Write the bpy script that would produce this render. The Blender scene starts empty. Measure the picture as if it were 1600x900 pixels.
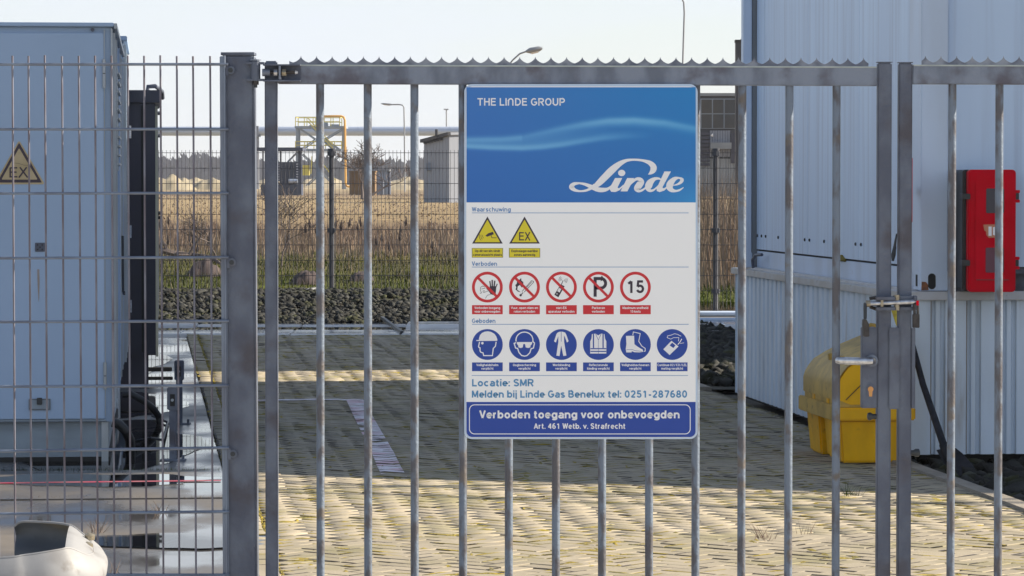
import bpy, bmesh, math, random
import numpy as np
from mathutils import Vector, Matrix, noise as mnoise
R = random.Random(7)
NP = np.random.default_rng(11)
S = bpy.context.scene
COL = S.collection
rad = math.radians
PI = math.pi

# ------------------------------------------------------------------ camera, sky, sun, exposure
EYE = 1.64
F = 5600.0                       # focal length in pixels of the 1600 px wide photograph
PITCH = math.atan(164 / F)
cam = bpy.data.cameras.new('camera'); cam.sensor_width = 36; cam.lens = 36 * F / 1600
cam.clip_start = 0.5; cam.clip_end = 6000
camo = bpy.data.objects.new('camera', cam); COL.objects.link(camo)
camo.location = (0, 0, EYE); camo.rotation_euler = (PI / 2 - PITCH, 0, 0)
S.camera = camo

SUN_EL, SUN_AZ = rad(30), rad(11)          # azimuth measured from +X (right of the picture) towards +Y (away)
sdir = Vector((math.cos(SUN_AZ) * math.cos(SUN_EL), math.sin(SUN_AZ) * math.cos(SUN_EL), math.sin(SUN_EL)))
sun = bpy.data.lights.new('sun', 'SUN'); sun.energy = 5.0; sun.angle = rad(0.5); sun.color = (1, .9, .74)
suno = bpy.data.objects.new('sun', sun); COL.objects.link(suno); suno.location = (30, 10, 40)
suno.rotation_euler = (-sdir).to_track_quat('-Z', 'Y').to_euler()

world = bpy.data.worlds.new('World'); S.world = world; world.use_nodes = True
nt = world.node_tree; nt.nodes.clear()
wo = nt.nodes.new('ShaderNodeOutputWorld'); bg = nt.nodes.new('ShaderNodeBackground')
sky = nt.nodes.new('ShaderNodeTexSky'); sky.sky_type = 'NISHITA'; sky.sun_disc = False
sky.sun_elevation = SUN_EL; sky.sun_rotation = PI / 2 - SUN_AZ
sky.air_density = 1.0; sky.dust_density = .3; sky.ozone_density = 1.2
tc = nt.nodes.new('ShaderNodeTexCoord'); mp = nt.nodes.new('ShaderNodeMapping'); mp.inputs['Scale'].default_value = (4, 4, 16)
mp.inputs['Location'].default_value = (.35, .2, .1)
nz = nt.nodes.new('ShaderNodeTexNoise'); nz.inputs['Scale'].default_value = 1.6; nz.inputs['Detail'].default_value = 6; nz.inputs['Roughness'].default_value = .55
cr = nt.nodes.new('ShaderNodeValToRGB'); cr.color_ramp.elements[0].position = .36; cr.color_ramp.elements[1].position = .66
cr.color_ramp.elements[0].color = (.66, .66, .66, 1); cr.color_ramp.elements[1].color = (1, 1, 1, 1)
mx = nt.nodes.new('ShaderNodeMix'); mx.data_type = 'RGBA'
mx.inputs['B'].default_value = (5.8, 6.15, 6.75, 1)
nt.links.new(tc.outputs['Generated'], mp.inputs[0]); nt.links.new(mp.outputs[0], nz.inputs['Vector'])
sz = nt.nodes.new('ShaderNodeSeparateXYZ'); nt.links.new(tc.outputs['Generated'], sz.inputs[0])
el = nt.nodes.new('ShaderNodeMapRange'); el.interpolation_type = 'SMOOTHSTEP'; el.inputs['From Min'].default_value = .02; el.inputs['From Max'].default_value = .7
el.inputs['To Min'].default_value = .93; el.inputs['To Max'].default_value = .18; nt.links.new(sz.outputs['Z'], el.inputs['Value'])
mu = nt.nodes.new('ShaderNodeMath'); mu.operation = 'MULTIPLY'; nt.links.new(cr.outputs[0], mu.inputs[0]); nt.links.new(el.outputs[0], mu.inputs[1])
nt.links.new(nz.outputs['Fac'], cr.inputs[0]); nt.links.new(mu.outputs[0], mx.inputs['Factor'])
nt.links.new(sky.outputs[0], mx.inputs['A']); nt.links.new(mx.outputs['Result'], bg.inputs[0])
bg.inputs[1].default_value = 0.07
nt.links.new(bg.outputs[0], wo.inputs[0])
S.view_settings.view_transform = 'Standard'; S.view_settings.look = 'None'
S.view_settings.exposure = 1.1; S.view_settings.gamma = 1
S.render.engine = 'CYCLES'
S.cycles.max_bounces = 6; S.cycles.diffuse_bounces = 3; S.cycles.glossy_bounces = 3; S.cycles.transparent_max_bounces = 16

# ------------------------------------------------------------------ picture to world
sp, cp = math.sin(PITCH), math.cos(PITCH)
def W(px, py, Y):
    """world point at distance Y that stands at pixel (px, py) of the photograph"""
    dx, dy, dz = px - 800, F * cp + (450 - py) * sp, -F * sp + (450 - py) * cp
    t = Y / dy
    return Vector((dx * t, Y, EYE + dz * t))
def WX(px, Y): return (px - 800) * Y / F / cp * 0.99957
def WZ(py, Y): return W(800, py, Y).z
def G(px, py, z=0.0):
    dx, dy, dz = px - 800, F * cp + (450 - py) * sp, -F * sp + (450 - py) * cp
    t = (z - EYE) / dz
    return Vector((dx * t, dy * t, z))

# ------------------------------------------------------------------ materials
def mat(name, col, rough=.6, metal=0, col2=None, nscale=4, stretch=(1, 1, 1), lo=.35, hi=.65, bump=0, bscale=60, bstretch=None,
        spec=.5, col3=None, n3=1.0, lo3=.5, hi3=.7, rvar=0, tone=0, detail=5, coat=0, jit=0, st3=(1, 1, 1)):
    m = bpy.data.materials.new(name); m.use_nodes = True
    n = m.node_tree.nodes; l = m.node_tree.links; b = n['Principled BSDF']
    b.inputs['Roughness'].default_value = rough; b.inputs['Metallic'].default_value = metal
    b.inputs['Specular IOR Level'].default_value = spec
    if coat: b.inputs['Coat Weight'].default_value = coat; b.inputs['Coat Roughness'].default_value = .15
    geo = n.new('ShaderNodeNewGeometry')
    def noise(sc, st, det=detail):
        mm = n.new('ShaderNodeMapping'); mm.inputs['Scale'].default_value = st
        tx = n.new('ShaderNodeTexNoise'); tx.inputs['Scale'].default_value = sc; tx.inputs['Detail'].default_value = det
        l.new(geo.outputs['Position'], mm.inputs[0]); l.new(mm.outputs[0], tx.inputs['Vector']); return tx.outputs['Fac']
    def ramp(f, a, c):
        r = n.new('ShaderNodeMapRange'); r.inputs['From Min'].default_value = a; r.inputs['From Max'].default_value = c
        r.interpolation_type = 'SMOOTHSTEP'; l.new(f, r.inputs['Value']); return r.outputs[0]
    def mixc(f, a, c):
        q = n.new('ShaderNodeMix'); q.data_type = 'RGBA'
        l.new(f, q.inputs['Factor'])
        for s, v in (('A', a), ('B', c)):
            if isinstance(v, tuple): q.inputs[s].default_value = (*v, 1)
            else: l.new(v, q.inputs[s])
        return q.outputs['Result']
    out = col
    if col2 is not None:
        fac = ramp(noise(nscale, stretch), lo, hi); out = mixc(fac, col, col2)
        if rvar:
            mr = n.new('ShaderNodeMapRange'); mr.inputs['To Min'].default_value = rough; mr.inputs['To Max'].default_value = rough + rvar
            l.new(fac, mr.inputs['Value']); l.new(mr.outputs[0], b.inputs['Roughness'])
    if col3 is not None:
        out = mixc(ramp(noise(n3, st3), lo3, hi3), out, col3)
    if tone or jit:
        oi = n.new('ShaderNodeObjectInfo'); at = n.new('ShaderNodeAttribute'); at.attribute_name = 'tone'
        s1 = n.new('ShaderNodeMath'); s1.operation = 'MULTIPLY_ADD'; l.new(oi.outputs['Random'], s1.inputs[0]); s1.inputs[1].default_value = jit; s1.inputs[2].default_value = 1 - jit / 2 - tone / 2
        s2 = n.new('ShaderNodeMath'); s2.operation = 'MULTIPLY_ADD'; l.new(at.outputs['Fac'], s2.inputs[0]); s2.inputs[1].default_value = tone; l.new(s1.outputs[0], s2.inputs[2])
        hs = n.new('ShaderNodeHueSaturation'); l.new(s2.outputs[0], hs.inputs['Value'])
        if isinstance(out, tuple): hs.inputs['Color'].default_value = (*out, 1)
        else: l.new(out, hs.inputs['Color'])
        out = hs.outputs[0]
    if isinstance(out, tuple): b.inputs['Base Color'].default_value = (*out, 1)
    else: l.new(out, b.inputs['Base Color'])
    if bump:
        bp = n.new('ShaderNodeBump'); bp.inputs['Strength'].default_value = bump; bp.inputs['Distance'].default_value = .02
        l.new(noise(bscale, bstretch or (1, 1, 1), 3), bp.inputs['Height']); l.new(bp.outputs[0], b.inputs['Normal'])
    return m

GALV = mat('galvanised', (.14, .16, .205), .5, .35, (.22, .25, .31), 14, (1, 1, .5), bump=.15, bscale=90, col3=(.11, .105, .13), n3=9, lo3=.5, hi3=.7)
GALVBAR = mat('galvanised_bar', (.17, .205, .26), .5, .35, (.11, .105, .115), 26, (1, 1, .45), .44, .62, bump=.15, bscale=80, col3=(.15, .13, .115), n3=17, lo3=.56, hi3=.72)
GALVDK = mat('galvanised_dull', (.092, .104, .142), .55, .3, (.14, .16, .205), 11, (1, 1, .6), bump=.2, bscale=60, col3=(.08, .075, .09), n3=6)
WIRE = mat('wire_galv', (.2, .2, .24), .5, .4, (.14, .12, .14), 8)
STRIP = mat('strip_galv', (.22, .26, .33), .45, .4, (.16, .18, .23), 10, (1, 1, .4))
SPIKE = mat('spike_galv', (.13, .14, .18), .5, .4, (.28, .29, .33), 20)
FLG = mat('flange_sunlit_tone', (.5, .54, .52), .5, .1, (.4, .44, .44), 20)  # light tone stands for the sunlit lip along the rail top
STEEL = mat('bright_steel', (.62, .63, .65), .28, .9, (.4, .4, .42), 60)
ZINC = mat('zinc_yellow', (.42, .37, .27), .4, .7, (.3, .25, .18), 60)
PADL = mat('padlock_brass', (.06, .052, .048), .55, .2, (.035, .03, .03), 60)
BRASS = mat('lock_brass', (.62, .3, .1), .4, .3)
KNOB = mat('black_rubber', (.03, .035, .04), .5)
PAINTW = mat('white_panel', (.6, .73, .9), .45, 0, (.55, .67, .84), 1.2, (1, 1, .25), bump=.04, bscale=5, bstretch=(4, 4, .3), jit=.08, col3=(.47, .56, .7), n3=14, lo3=.4, hi3=.8, st3=(1, 1, .04))
PAINTC = mat('container_white', (.6, .7, .85), .45, 0, (.54, .62, .74), 3, (1, 1, .3), col3=(.42, .4, .38), n3=6, lo3=.66, hi3=.8, bump=.05, bscale=20)
LEDGE = mat('ledge_white', (.5, .52, .56), .3, 0, (.44, .43, .43), 5, (1, 1, 1), col3=(.25, .22, .2), n3=14, lo3=.66, hi3=.75)
SKIRT = mat('skirt_white', (.66, .76, .88), .45, 0, (.59, .67, .76), 4, (1, 1, .2), col3=(.36, .33, .3), n3=9, lo3=.56, hi3=.8, bump=.05, st3=(1, 1, .12))
TAN = mat('dirt_tan', (.3, .26, .21), .8, 0, (.2, .17, .14), 9)
RUST = mat('rust', (.28, .1, .04), .8, 0, (.16, .08, .05), 40)
CABG = mat('cabinet_grey', (.34, .46, .64), .42, 0, (.31, .425, .59), 1.0, (1, 1, .4), bump=.03, bscale=4)
CABT = mat('cabinet_trim', (.42, .46, .5), .35, .2, (.33, .36, .38), 8, (1, 1, .2))
CABB = mat('cabinet_plinth', (.27, .33, .39), .5, 0, (.2, .24, .28), 2, (1, 1, 3), col3=(.12, .12, .12), n3=5, lo3=.6, hi3=.8)
DARKB = mat('dark_blue_paint', (.022, .024, .045), .45, 0, (.03, .03, .055), 2)
DARK = mat('dark_gap', (.02, .02, .02), .8)
BLK = mat('black_plastic', (.018, .018, .02), .45, 0, (.03, .03, .032), 12)
REDP = mat('red_plastic', (.62, .003, .018), .4, 0, (.54, .003, .014), 6, spec=.06)
WINB = mat('dark_window', (.03, .028, .045), .15)
YEL = mat('yellow_grp', (.85, .45, .004), .45, 0, (.7, .36, .006), 5, (1, 1, .5), spec=.25, col3=(.3, .17, .03), n3=9, lo3=.62, hi3=.8, bump=.05)
YELW = mat('yellow_grp_weathered_sheen', (.56, .37, .1), .5, 0, (.4, .27, .08), 7, (1, 1, 1), col3=(.25, .17, .07), n3=15, lo3=.6, hi3=.75, bump=.1, spec=.12)  # paler than YEL: weathering plus grazing sky sheen, both in the colour
YELH = mat('yellow_strap', (.62, .5, .03), .5, 0, (.4, .3, .03), 40)
SHOV = mat('shovel_steel', (.012, .013, .018), .6, 0, (.025, .024, .03), 20, spec=.2)
WHP = mat('white_guardrail', (.27, .27, .275), .6, 0, (.21, .205, .205), 9, (1, 1, 2), lo=.45, hi=.75, bump=.08, bscale=12, col3=(.14, .125, .115), n3=16, lo3=.58, hi3=.76)
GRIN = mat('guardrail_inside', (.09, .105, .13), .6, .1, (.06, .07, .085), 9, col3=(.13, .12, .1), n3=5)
PAVE = mat('paver_concrete', (.365, .31, .225), .85, 0, (.3, .255, .18), 3, (1, 1, 1), col3=(.24, .21, .11), n3=1.7, lo3=.46, hi3=.74, bump=.1, bscale=110, tone=.13, jit=.12)
MOSS = mat('joint_moss', (.17, .14, .03), .95, 0, (.07, .06, .04), 2.2, lo=.4, hi=.6, col3=(.2, .16, .09), n3=7, bump=.6, bscale=90)
MOSSB = mat('moss_green', (.3, .22, .02), .95, 0, (.14, .12, .03), 8, bump=.5, tone=.5)
DIRT = mat('joint_dirt', (.13, .11, .09), .95, 0, (.06, .053, .05), 6, bump=.5, tone=.5)
MARK = mat('road_paint_worn', (.9, .86, .88), .8, 0, (.72, .6, .62), 9, lo=.4, hi=.62, col3=(.75, .45, .5), n3=2.2, lo3=.5, hi3=.7, bump=.2, bscale=90, tone=.12)
PINK = mat('worn_pink_paint', (.5, .33, .31), .8, 0, (.4, .27, .2), 5, lo=.4, hi=.6, bump=.2, bscale=90)
REDLINE = mat('red_line_paint', (.35, .03, .06), .5, 0, (.3, .09, .1), 9)
ROCK = mat('rock_dark', (.045, .045, .042), .85, 0, (.022, .022, .02), 9, col3=(.04, .042, .02), n3=3, lo3=.48, hi3=.65, bump=.5, bscale=40, tone=1.1, spec=.2)
ROCKL = mat('rock_pale', (.3, .3, .3), .8, 0, (.2, .2, .2), 5, bump=.4, bscale=30)
SOIL = mat('soil', (.1, .085, .06), .95, 0, (.06, .055, .04), 2, bump=.5, bscale=20)
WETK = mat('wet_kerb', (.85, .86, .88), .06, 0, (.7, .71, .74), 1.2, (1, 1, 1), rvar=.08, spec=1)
BGFENCE = mat('fence_dark', (.05, .052, .065), .5, .2)
PIPEW = mat('pipe_cladding', (.42, .48, .6), .4, .3, (.38, .44, .55), .05, (1, 1, 1))
YRAIL = mat('yellow_railing', (.62, .52, .08), .6)
OPIPE = mat('orange_pipe', (.62, .33, .06), .5)
BSTEEL = mat('blue_grey_steel', (.2, .24, .31), .6, .1, (.26, .3, .36), .6)
SKID = mat('skid_dark', (.045, .055, .09), .6)
SHED = mat('shed_grey', (.25, .27, .32), .6, 0, (.2, .21, .25), .7, (1, 1, .3))
BROWN = mat('brown_box', (.22, .13, .05), .85, 0, (.15, .09, .04), 1)
LAMPM = mat('lamp_post_grey', (.3, .31, .33), .5, .3)
LAMPG = mat('lamp_glass', (.75, .7, .65), .3)
BARK = mat('bark', (.09, .07, .065), .9, 0, (.13, .1, .09), 3)
STRAW = mat('dry_stems', (.33, .255, .18), .9, 0, (.24, .17, .13), .7, tone=.4, spec=.1)
STEMD = mat('seed_heads', (.045, .03, .028), .9)
GRASS = mat('green_grass', (.045, .07, .002), .9, 0, (.015, .02, .003), .5, lo=.4, hi=.6, spec=.1, col3=(.16, .16, .012), n3=.35, lo3=.56, hi3=.68, tone=.8)
SAND = mat('sand', (.3, .25, .165), .95, 0, (.24, .2, .13), .1, bump=.3, bscale=.5)
TREEL = mat('bare_wood_far', (.105, .095, .115), .95, 0, (.075, .07, .085), .02, tone=.6)  # grey-lilac instead of grey-brown: distance haze tinted into the colour
BRICKD = mat('dark_cladding', (.03, .032, .042), .7, 0, (.05, .05, .058), .6)
GLASSD = mat('dull_glazing', (.03, .034, .04), .5, 0, (.05, .045, .035), .3)
MIDG = mat('mid_grey_metal', (.26, .28, .3), .6, 0, (.2, .22, .24), 1)
# sign inks
SW = mat('sign_white', (.92, .915, .905), .22, spec=1)
SRIM = mat('sign_rim', (.6, .72, .88), .25, .1)
IWH = mat('print_white', (.84, .83, .84), .35)
IRED = mat('print_red', (.62, .02, .03), .4)
IBLU = mat('print_blue', (.01, .055, .34), .35)
IBLK = mat('print_black', (.035, .022, .04), .4)
IYEL = mat('print_yellow', (.72, .6, .02), .4)
ITXT = mat('print_text_blue', (.1, .25, .52), .4)
ITX2 = mat('print_text_cyan', (.08, .27, .5), .4)
IOLV = mat('print_border_olive', (.25, .24, .06), .4)
STK = mat('faded_sticker', (.5, .4, .24), .6, 0, (.42, .33, .18), 12)
STK2 = mat('sticker_orange', (.55, .22, .12), .6)

def wave_mat():
    m = bpy.data.materials.new('print_header_blue'); m.use_nodes = True
    n = m.node_tree.nodes; l = m.node_tree.links; b = n['Principled BSDF']
    a = n.new('ShaderNodeAttribute'); a.attribute_name = 'print'
    l.new(a.outputs['Color'], b.inputs['Base Color']); b.inputs['Roughness'].default_value = .32
    return m
HEAD = wave_mat()

def water_mat():
    m = bpy.data.materials.new('standing_water'); m.use_nodes = True
    n = m.node_tree.nodes; l = m.node_tree.links; n.remove(n['Principled BSDF'])
    out = n['Material Output']; fr = n.new('ShaderNodeFresnel'); fr.inputs[0].default_value = 1.33
    tr = n.new('ShaderNodeBsdfTransparent'); tr.inputs[0].default_value = (.55, .53, .5, 1)
    gl = n.new('ShaderNodeBsdfGlossy'); gl.inputs['Roughness'].default_value = .015
    mx = n.new('ShaderNodeMixShader'); l.new(fr.outputs[0], mx.inputs[0]); l.new(tr.outputs[0], mx.inputs[1]); l.new(gl.outputs[0], mx.inputs[2])
    geo = n.new('ShaderNodeNewGeometry'); t = n.new('ShaderNodeTexNoise'); t.inputs['Scale'].default_value = 3.5; l.new(geo.outputs['Position'], t.inputs['Vector'])
    bp = n.new('ShaderNodeBump'); bp.inputs['Strength'].default_value = .008; bp.inputs['Distance'].default_value = .01
    l.new(t.outputs['Fac'], bp.inputs['Height']); l.new(bp.outputs[0], gl.inputs['Normal']); l.new(bp.outputs[0], fr.inputs['Normal'])
    l.new(mx.outputs[0], out.inputs['Surface']); return m
WATER = water_mat()

def slab_mat(name, dry, dark, wlo, whi):
    """concrete that is wet in patches: the wet parts are darker and glossy"""
    m = bpy.data.materials.new(name); m.use_nodes = True
    n = m.node_tree.nodes; l = m.node_tree.links; b = n['Principled BSDF']
    geo = n.new('ShaderNodeNewGeometry')
    mp = n.new('ShaderNodeMapping'); mp.inputs['Scale'].default_value = (1, .45, 1); l.new(geo.outputs['Position'], mp.inputs[0])
    t = n.new('ShaderNodeTexNoise'); t.inputs['Scale'].default_value = 1.1; t.inputs['Detail'].default_value = 5; l.new(mp.outputs[0], t.inputs['Vector'])
    r = n.new('ShaderNodeMapRange'); r.inputs['From Min'].default_value = wlo; r.inputs['From Max'].default_value = whi; l.new(t.outputs['Fac'], r.inputs['Value'])
    t2 = n.new('ShaderNodeTexNoise'); t2.inputs['Scale'].default_value = 7; t2.inputs['Detail'].default_value = 7; l.new(geo.outputs['Position'], t2.inputs['Vector'])
    dc = n.new('ShaderNodeMix'); dc.data_type = 'RGBA'; l.new(t2.outputs['Fac'], dc.inputs['Factor']); dc.inputs['A'].default_value = (*dry, 1); dc.inputs['B'].default_value = (*[v * .72 for v in dry], 1)
    c = n.new('ShaderNodeMix'); c.data_type = 'RGBA'; l.new(r.outputs[0], c.inputs['Factor']); l.new(dc.outputs['Result'], c.inputs['A']); c.inputs['B'].default_value = (*dark, 1)
    l.new(c.outputs['Result'], b.inputs['Base Color'])
    rr = n.new('ShaderNodeMapRange'); l.new(r.outputs[0], rr.inputs['Value']); rr.inputs['To Min'].default_value = .75; rr.inputs['To Max'].default_value = .03
    l.new(rr.outputs[0], b.inputs['Roughness'])
    bp = n.new('ShaderNodeBump'); bp.inputs['Strength'].default_value = .04; bp.inputs['Distance'].default_value = .006; l.new(t2.outputs['Fac'], bp.inputs['Height']); l.new(bp.outputs[0], b.inputs['Normal'])
    return m
SLAB = slab_mat('concrete_slab', (.165, .142, .118), (.07, .067, .066), .36, .6)
SLABW = slab_mat('concrete_slab_wet', (.2, .19, .175), (.09, .09, .095), .3, .55)

# ------------------------------------------------------------------ mesh building
class MB:
    def __init__(s): s.v = []; s.f = []
    def add(s, vs, fs):
        o = len(s.v); s.v += [tuple(p) for p in vs]; s.f += [tuple(i + o for i in f) for f in fs]; return s
    def box(s, x0, x1, y0, y1, z0, z1):
        return s.add([(x0, y0, z0), (x1, y0, z0), (x1, y1, z0), (x0, y1, z0), (x0, y0, z1), (x1, y0, z1), (x1, y1, z1), (x0, y1, z1)],
                     [(0, 3, 2, 1), (4, 5, 6, 7), (0, 1, 5, 4), (1, 2, 6, 5), (2, 3, 7, 6), (3, 0, 4, 7)])
    def tube(s, a, b, r, n=12, r2=None, cap=True):
        return s.path([a, b], [r, r if r2 is None else r2], n, cap)
    def path(s, pts, r, n=8, cap=True):
        pts = [Vector(p) for p in pts]; rs = r if isinstance(r, (list, tuple)) else [r] * len(pts)
        o = len(s.v); up = None
        for i, p in enumerate(pts):
            d = (pts[min(i + 1, len(pts) - 1)] - pts[max(i - 1, 0)]).normalized()
            if up is None: up = Vector((0, 0, 1)) if abs(d.z) < .9 else Vector((0, 1, 0))
            a = d.cross(up).normalized(); up = a.cross(d).normalized()
            for k in range(n):
                t = 2 * PI * k / n; s.v.append(tuple(p + (a * math.cos(t) + up * math.sin(t)) * rs[i]))
        for i in range(len(pts) - 1):
            for k in range(n):
                q = o + i * n; s.f.append((q + k, q + (k + 1) % n, q + n + (k + 1) % n, q + n + k))
        if cap:
            s.f.append(tuple(o + k for k in range(n - 1, -1, -1))); q = o + (len(pts) - 1) * n; s.f.append(tuple(q + k for k in range(n)))
        return s
    def bar(s, a, b, w, h=None):
        """square bar between two points"""
        a = Vector(a); b = Vector(b); h = h or w; d = (b - a).normalized()
        u = Vector((0, 0, 1)) if abs(d.z) < .95 else Vector((0, 1, 0))
        x = d.cross(u).normalized() * w / 2; y = x.cross(d).normalized() * h / 2
        vs = [a - x - y, a + x - y, a + x + y, a - x + y, b - x - y, b + x - y, b + x + y, b - x + y]
        return s.add(vs, [(0, 1, 2, 3), (7, 6, 5, 4), (0, 4, 5, 1), (1, 5, 6, 2), (2, 6, 7, 3), (3, 7, 4, 0)])
    def prism(s, poly, y0, y1, T=None):
        """outline in x,z pushed from y0 to y1"""
        n = len(poly); vs = [(x, y0, z) for x, z in poly] + [(x, y1, z) for x, z in poly]
        if T: vs = [T(Vector(v)) for v in vs]
        return s.add(vs, [tuple(range(n)), tuple(range(2 * n - 1, n - 1, -1))] + [(i, i + n, (i + 1) % n + n, (i + 1) % n) for i in range(n)])
    def build(s, name, m, parent=None, world=False, smooth=False, bevel=0, **props):
        me = bpy.data.meshes.new(name); vs = s.v
        if world and parent is not None:
            rt = parent
            while rt.parent: rt = rt.parent
            inv = (Matrix.Translation(rt.location) @ rt.rotation_euler.to_matrix().to_4x4()).inverted()
            vs = [tuple(inv @ Vector(v)) for v in vs]
        me.from_pydata(vs, [], s.f); me.materials.append(m)
        bm = bmesh.new(); bm.from_mesh(me); bmesh.ops.recalc_face_normals(bm, faces=bm.faces)
        if bevel: bmesh.ops.bevel(bm, geom=[e for e in bm.edges if len(e.link_faces) == 2 and e.calc_face_angle(0) > .6], offset=bevel, segments=2, affect='EDGES', clamp_overlap=True)
        if smooth:
            for f in bm.faces: f.smooth = True
            for e in bm.edges:
                if len(e.link_faces) == 2 and e.calc_face_angle(0) > .7: e.smooth = False
        bm.to_mesh(me); bm.free()
        o = bpy.data.objects.new(name, me); COL.objects.link(o)
        if parent is not None: o.parent = parent
        for k, v in props.items(): o[k] = v
        return o
def box(name, m, parent, x0, x1, y0, y1, z0, z1, **k): return MB().box(x0, x1, y0, y1, z0, z1).build(name, m, parent, **k)
def thing(name, label, cat, loc=(0, 0, 0), rz=0, group=None, ry=0):
    o = bpy.data.objects.new(name, None); COL.objects.link(o); o.location = loc; o.rotation_euler = (0, ry, rz); o.empty_display_size = .2
    o['label'] = label; o['category'] = cat
    if group: o['group'] = group
    return o
def tag(o, label, cat, group=None):
    o['label'] = label; o['category'] = cat
    if group: o['group'] = group
    return o
def copy_tree(o, parent=None):
    c = o.copy(); COL.objects.link(c)
    if parent: c.parent = parent
    for ch in list(o.children): copy_tree(ch, c)
    return c
def npmesh(name, V, Fc, m, tone=None, parent=None, **props):
    """V (n,3), Fc (k, 3|4) arrays to one mesh; tone: one value per vertex"""
    V = np.asarray(V, dtype=np.float32); Fc = np.asarray(Fc, dtype=np.int32); k, c = Fc.shape
    me = bpy.data.meshes.new(name); me.vertices.add(len(V)); me.vertices.foreach_set('co', V.ravel())
    me.loops.add(k * c); me.loops.foreach_set('vertex_index', Fc.ravel())
    me.polygons.add(k); me.polygons.foreach_set('loop_start', np.arange(0, k * c, c, dtype=np.int32)); me.polygons.foreach_set('loop_total', np.full(k, c, dtype=np.int32))
    me.update(); me.validate()
    if tone is not None:
        a = me.attributes.new('tone', 'FLOAT', 'POINT'); a.data.foreach_set('value', np.asarray(tone, dtype=np.float32))
    me.materials.append(m); o = bpy.data.objects.new(name, me); COL.objects.link(o)
    if parent is not None: o.parent = parent
    for kk, v in props.items(): o[kk] = v
    return o
HAZE = True
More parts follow.
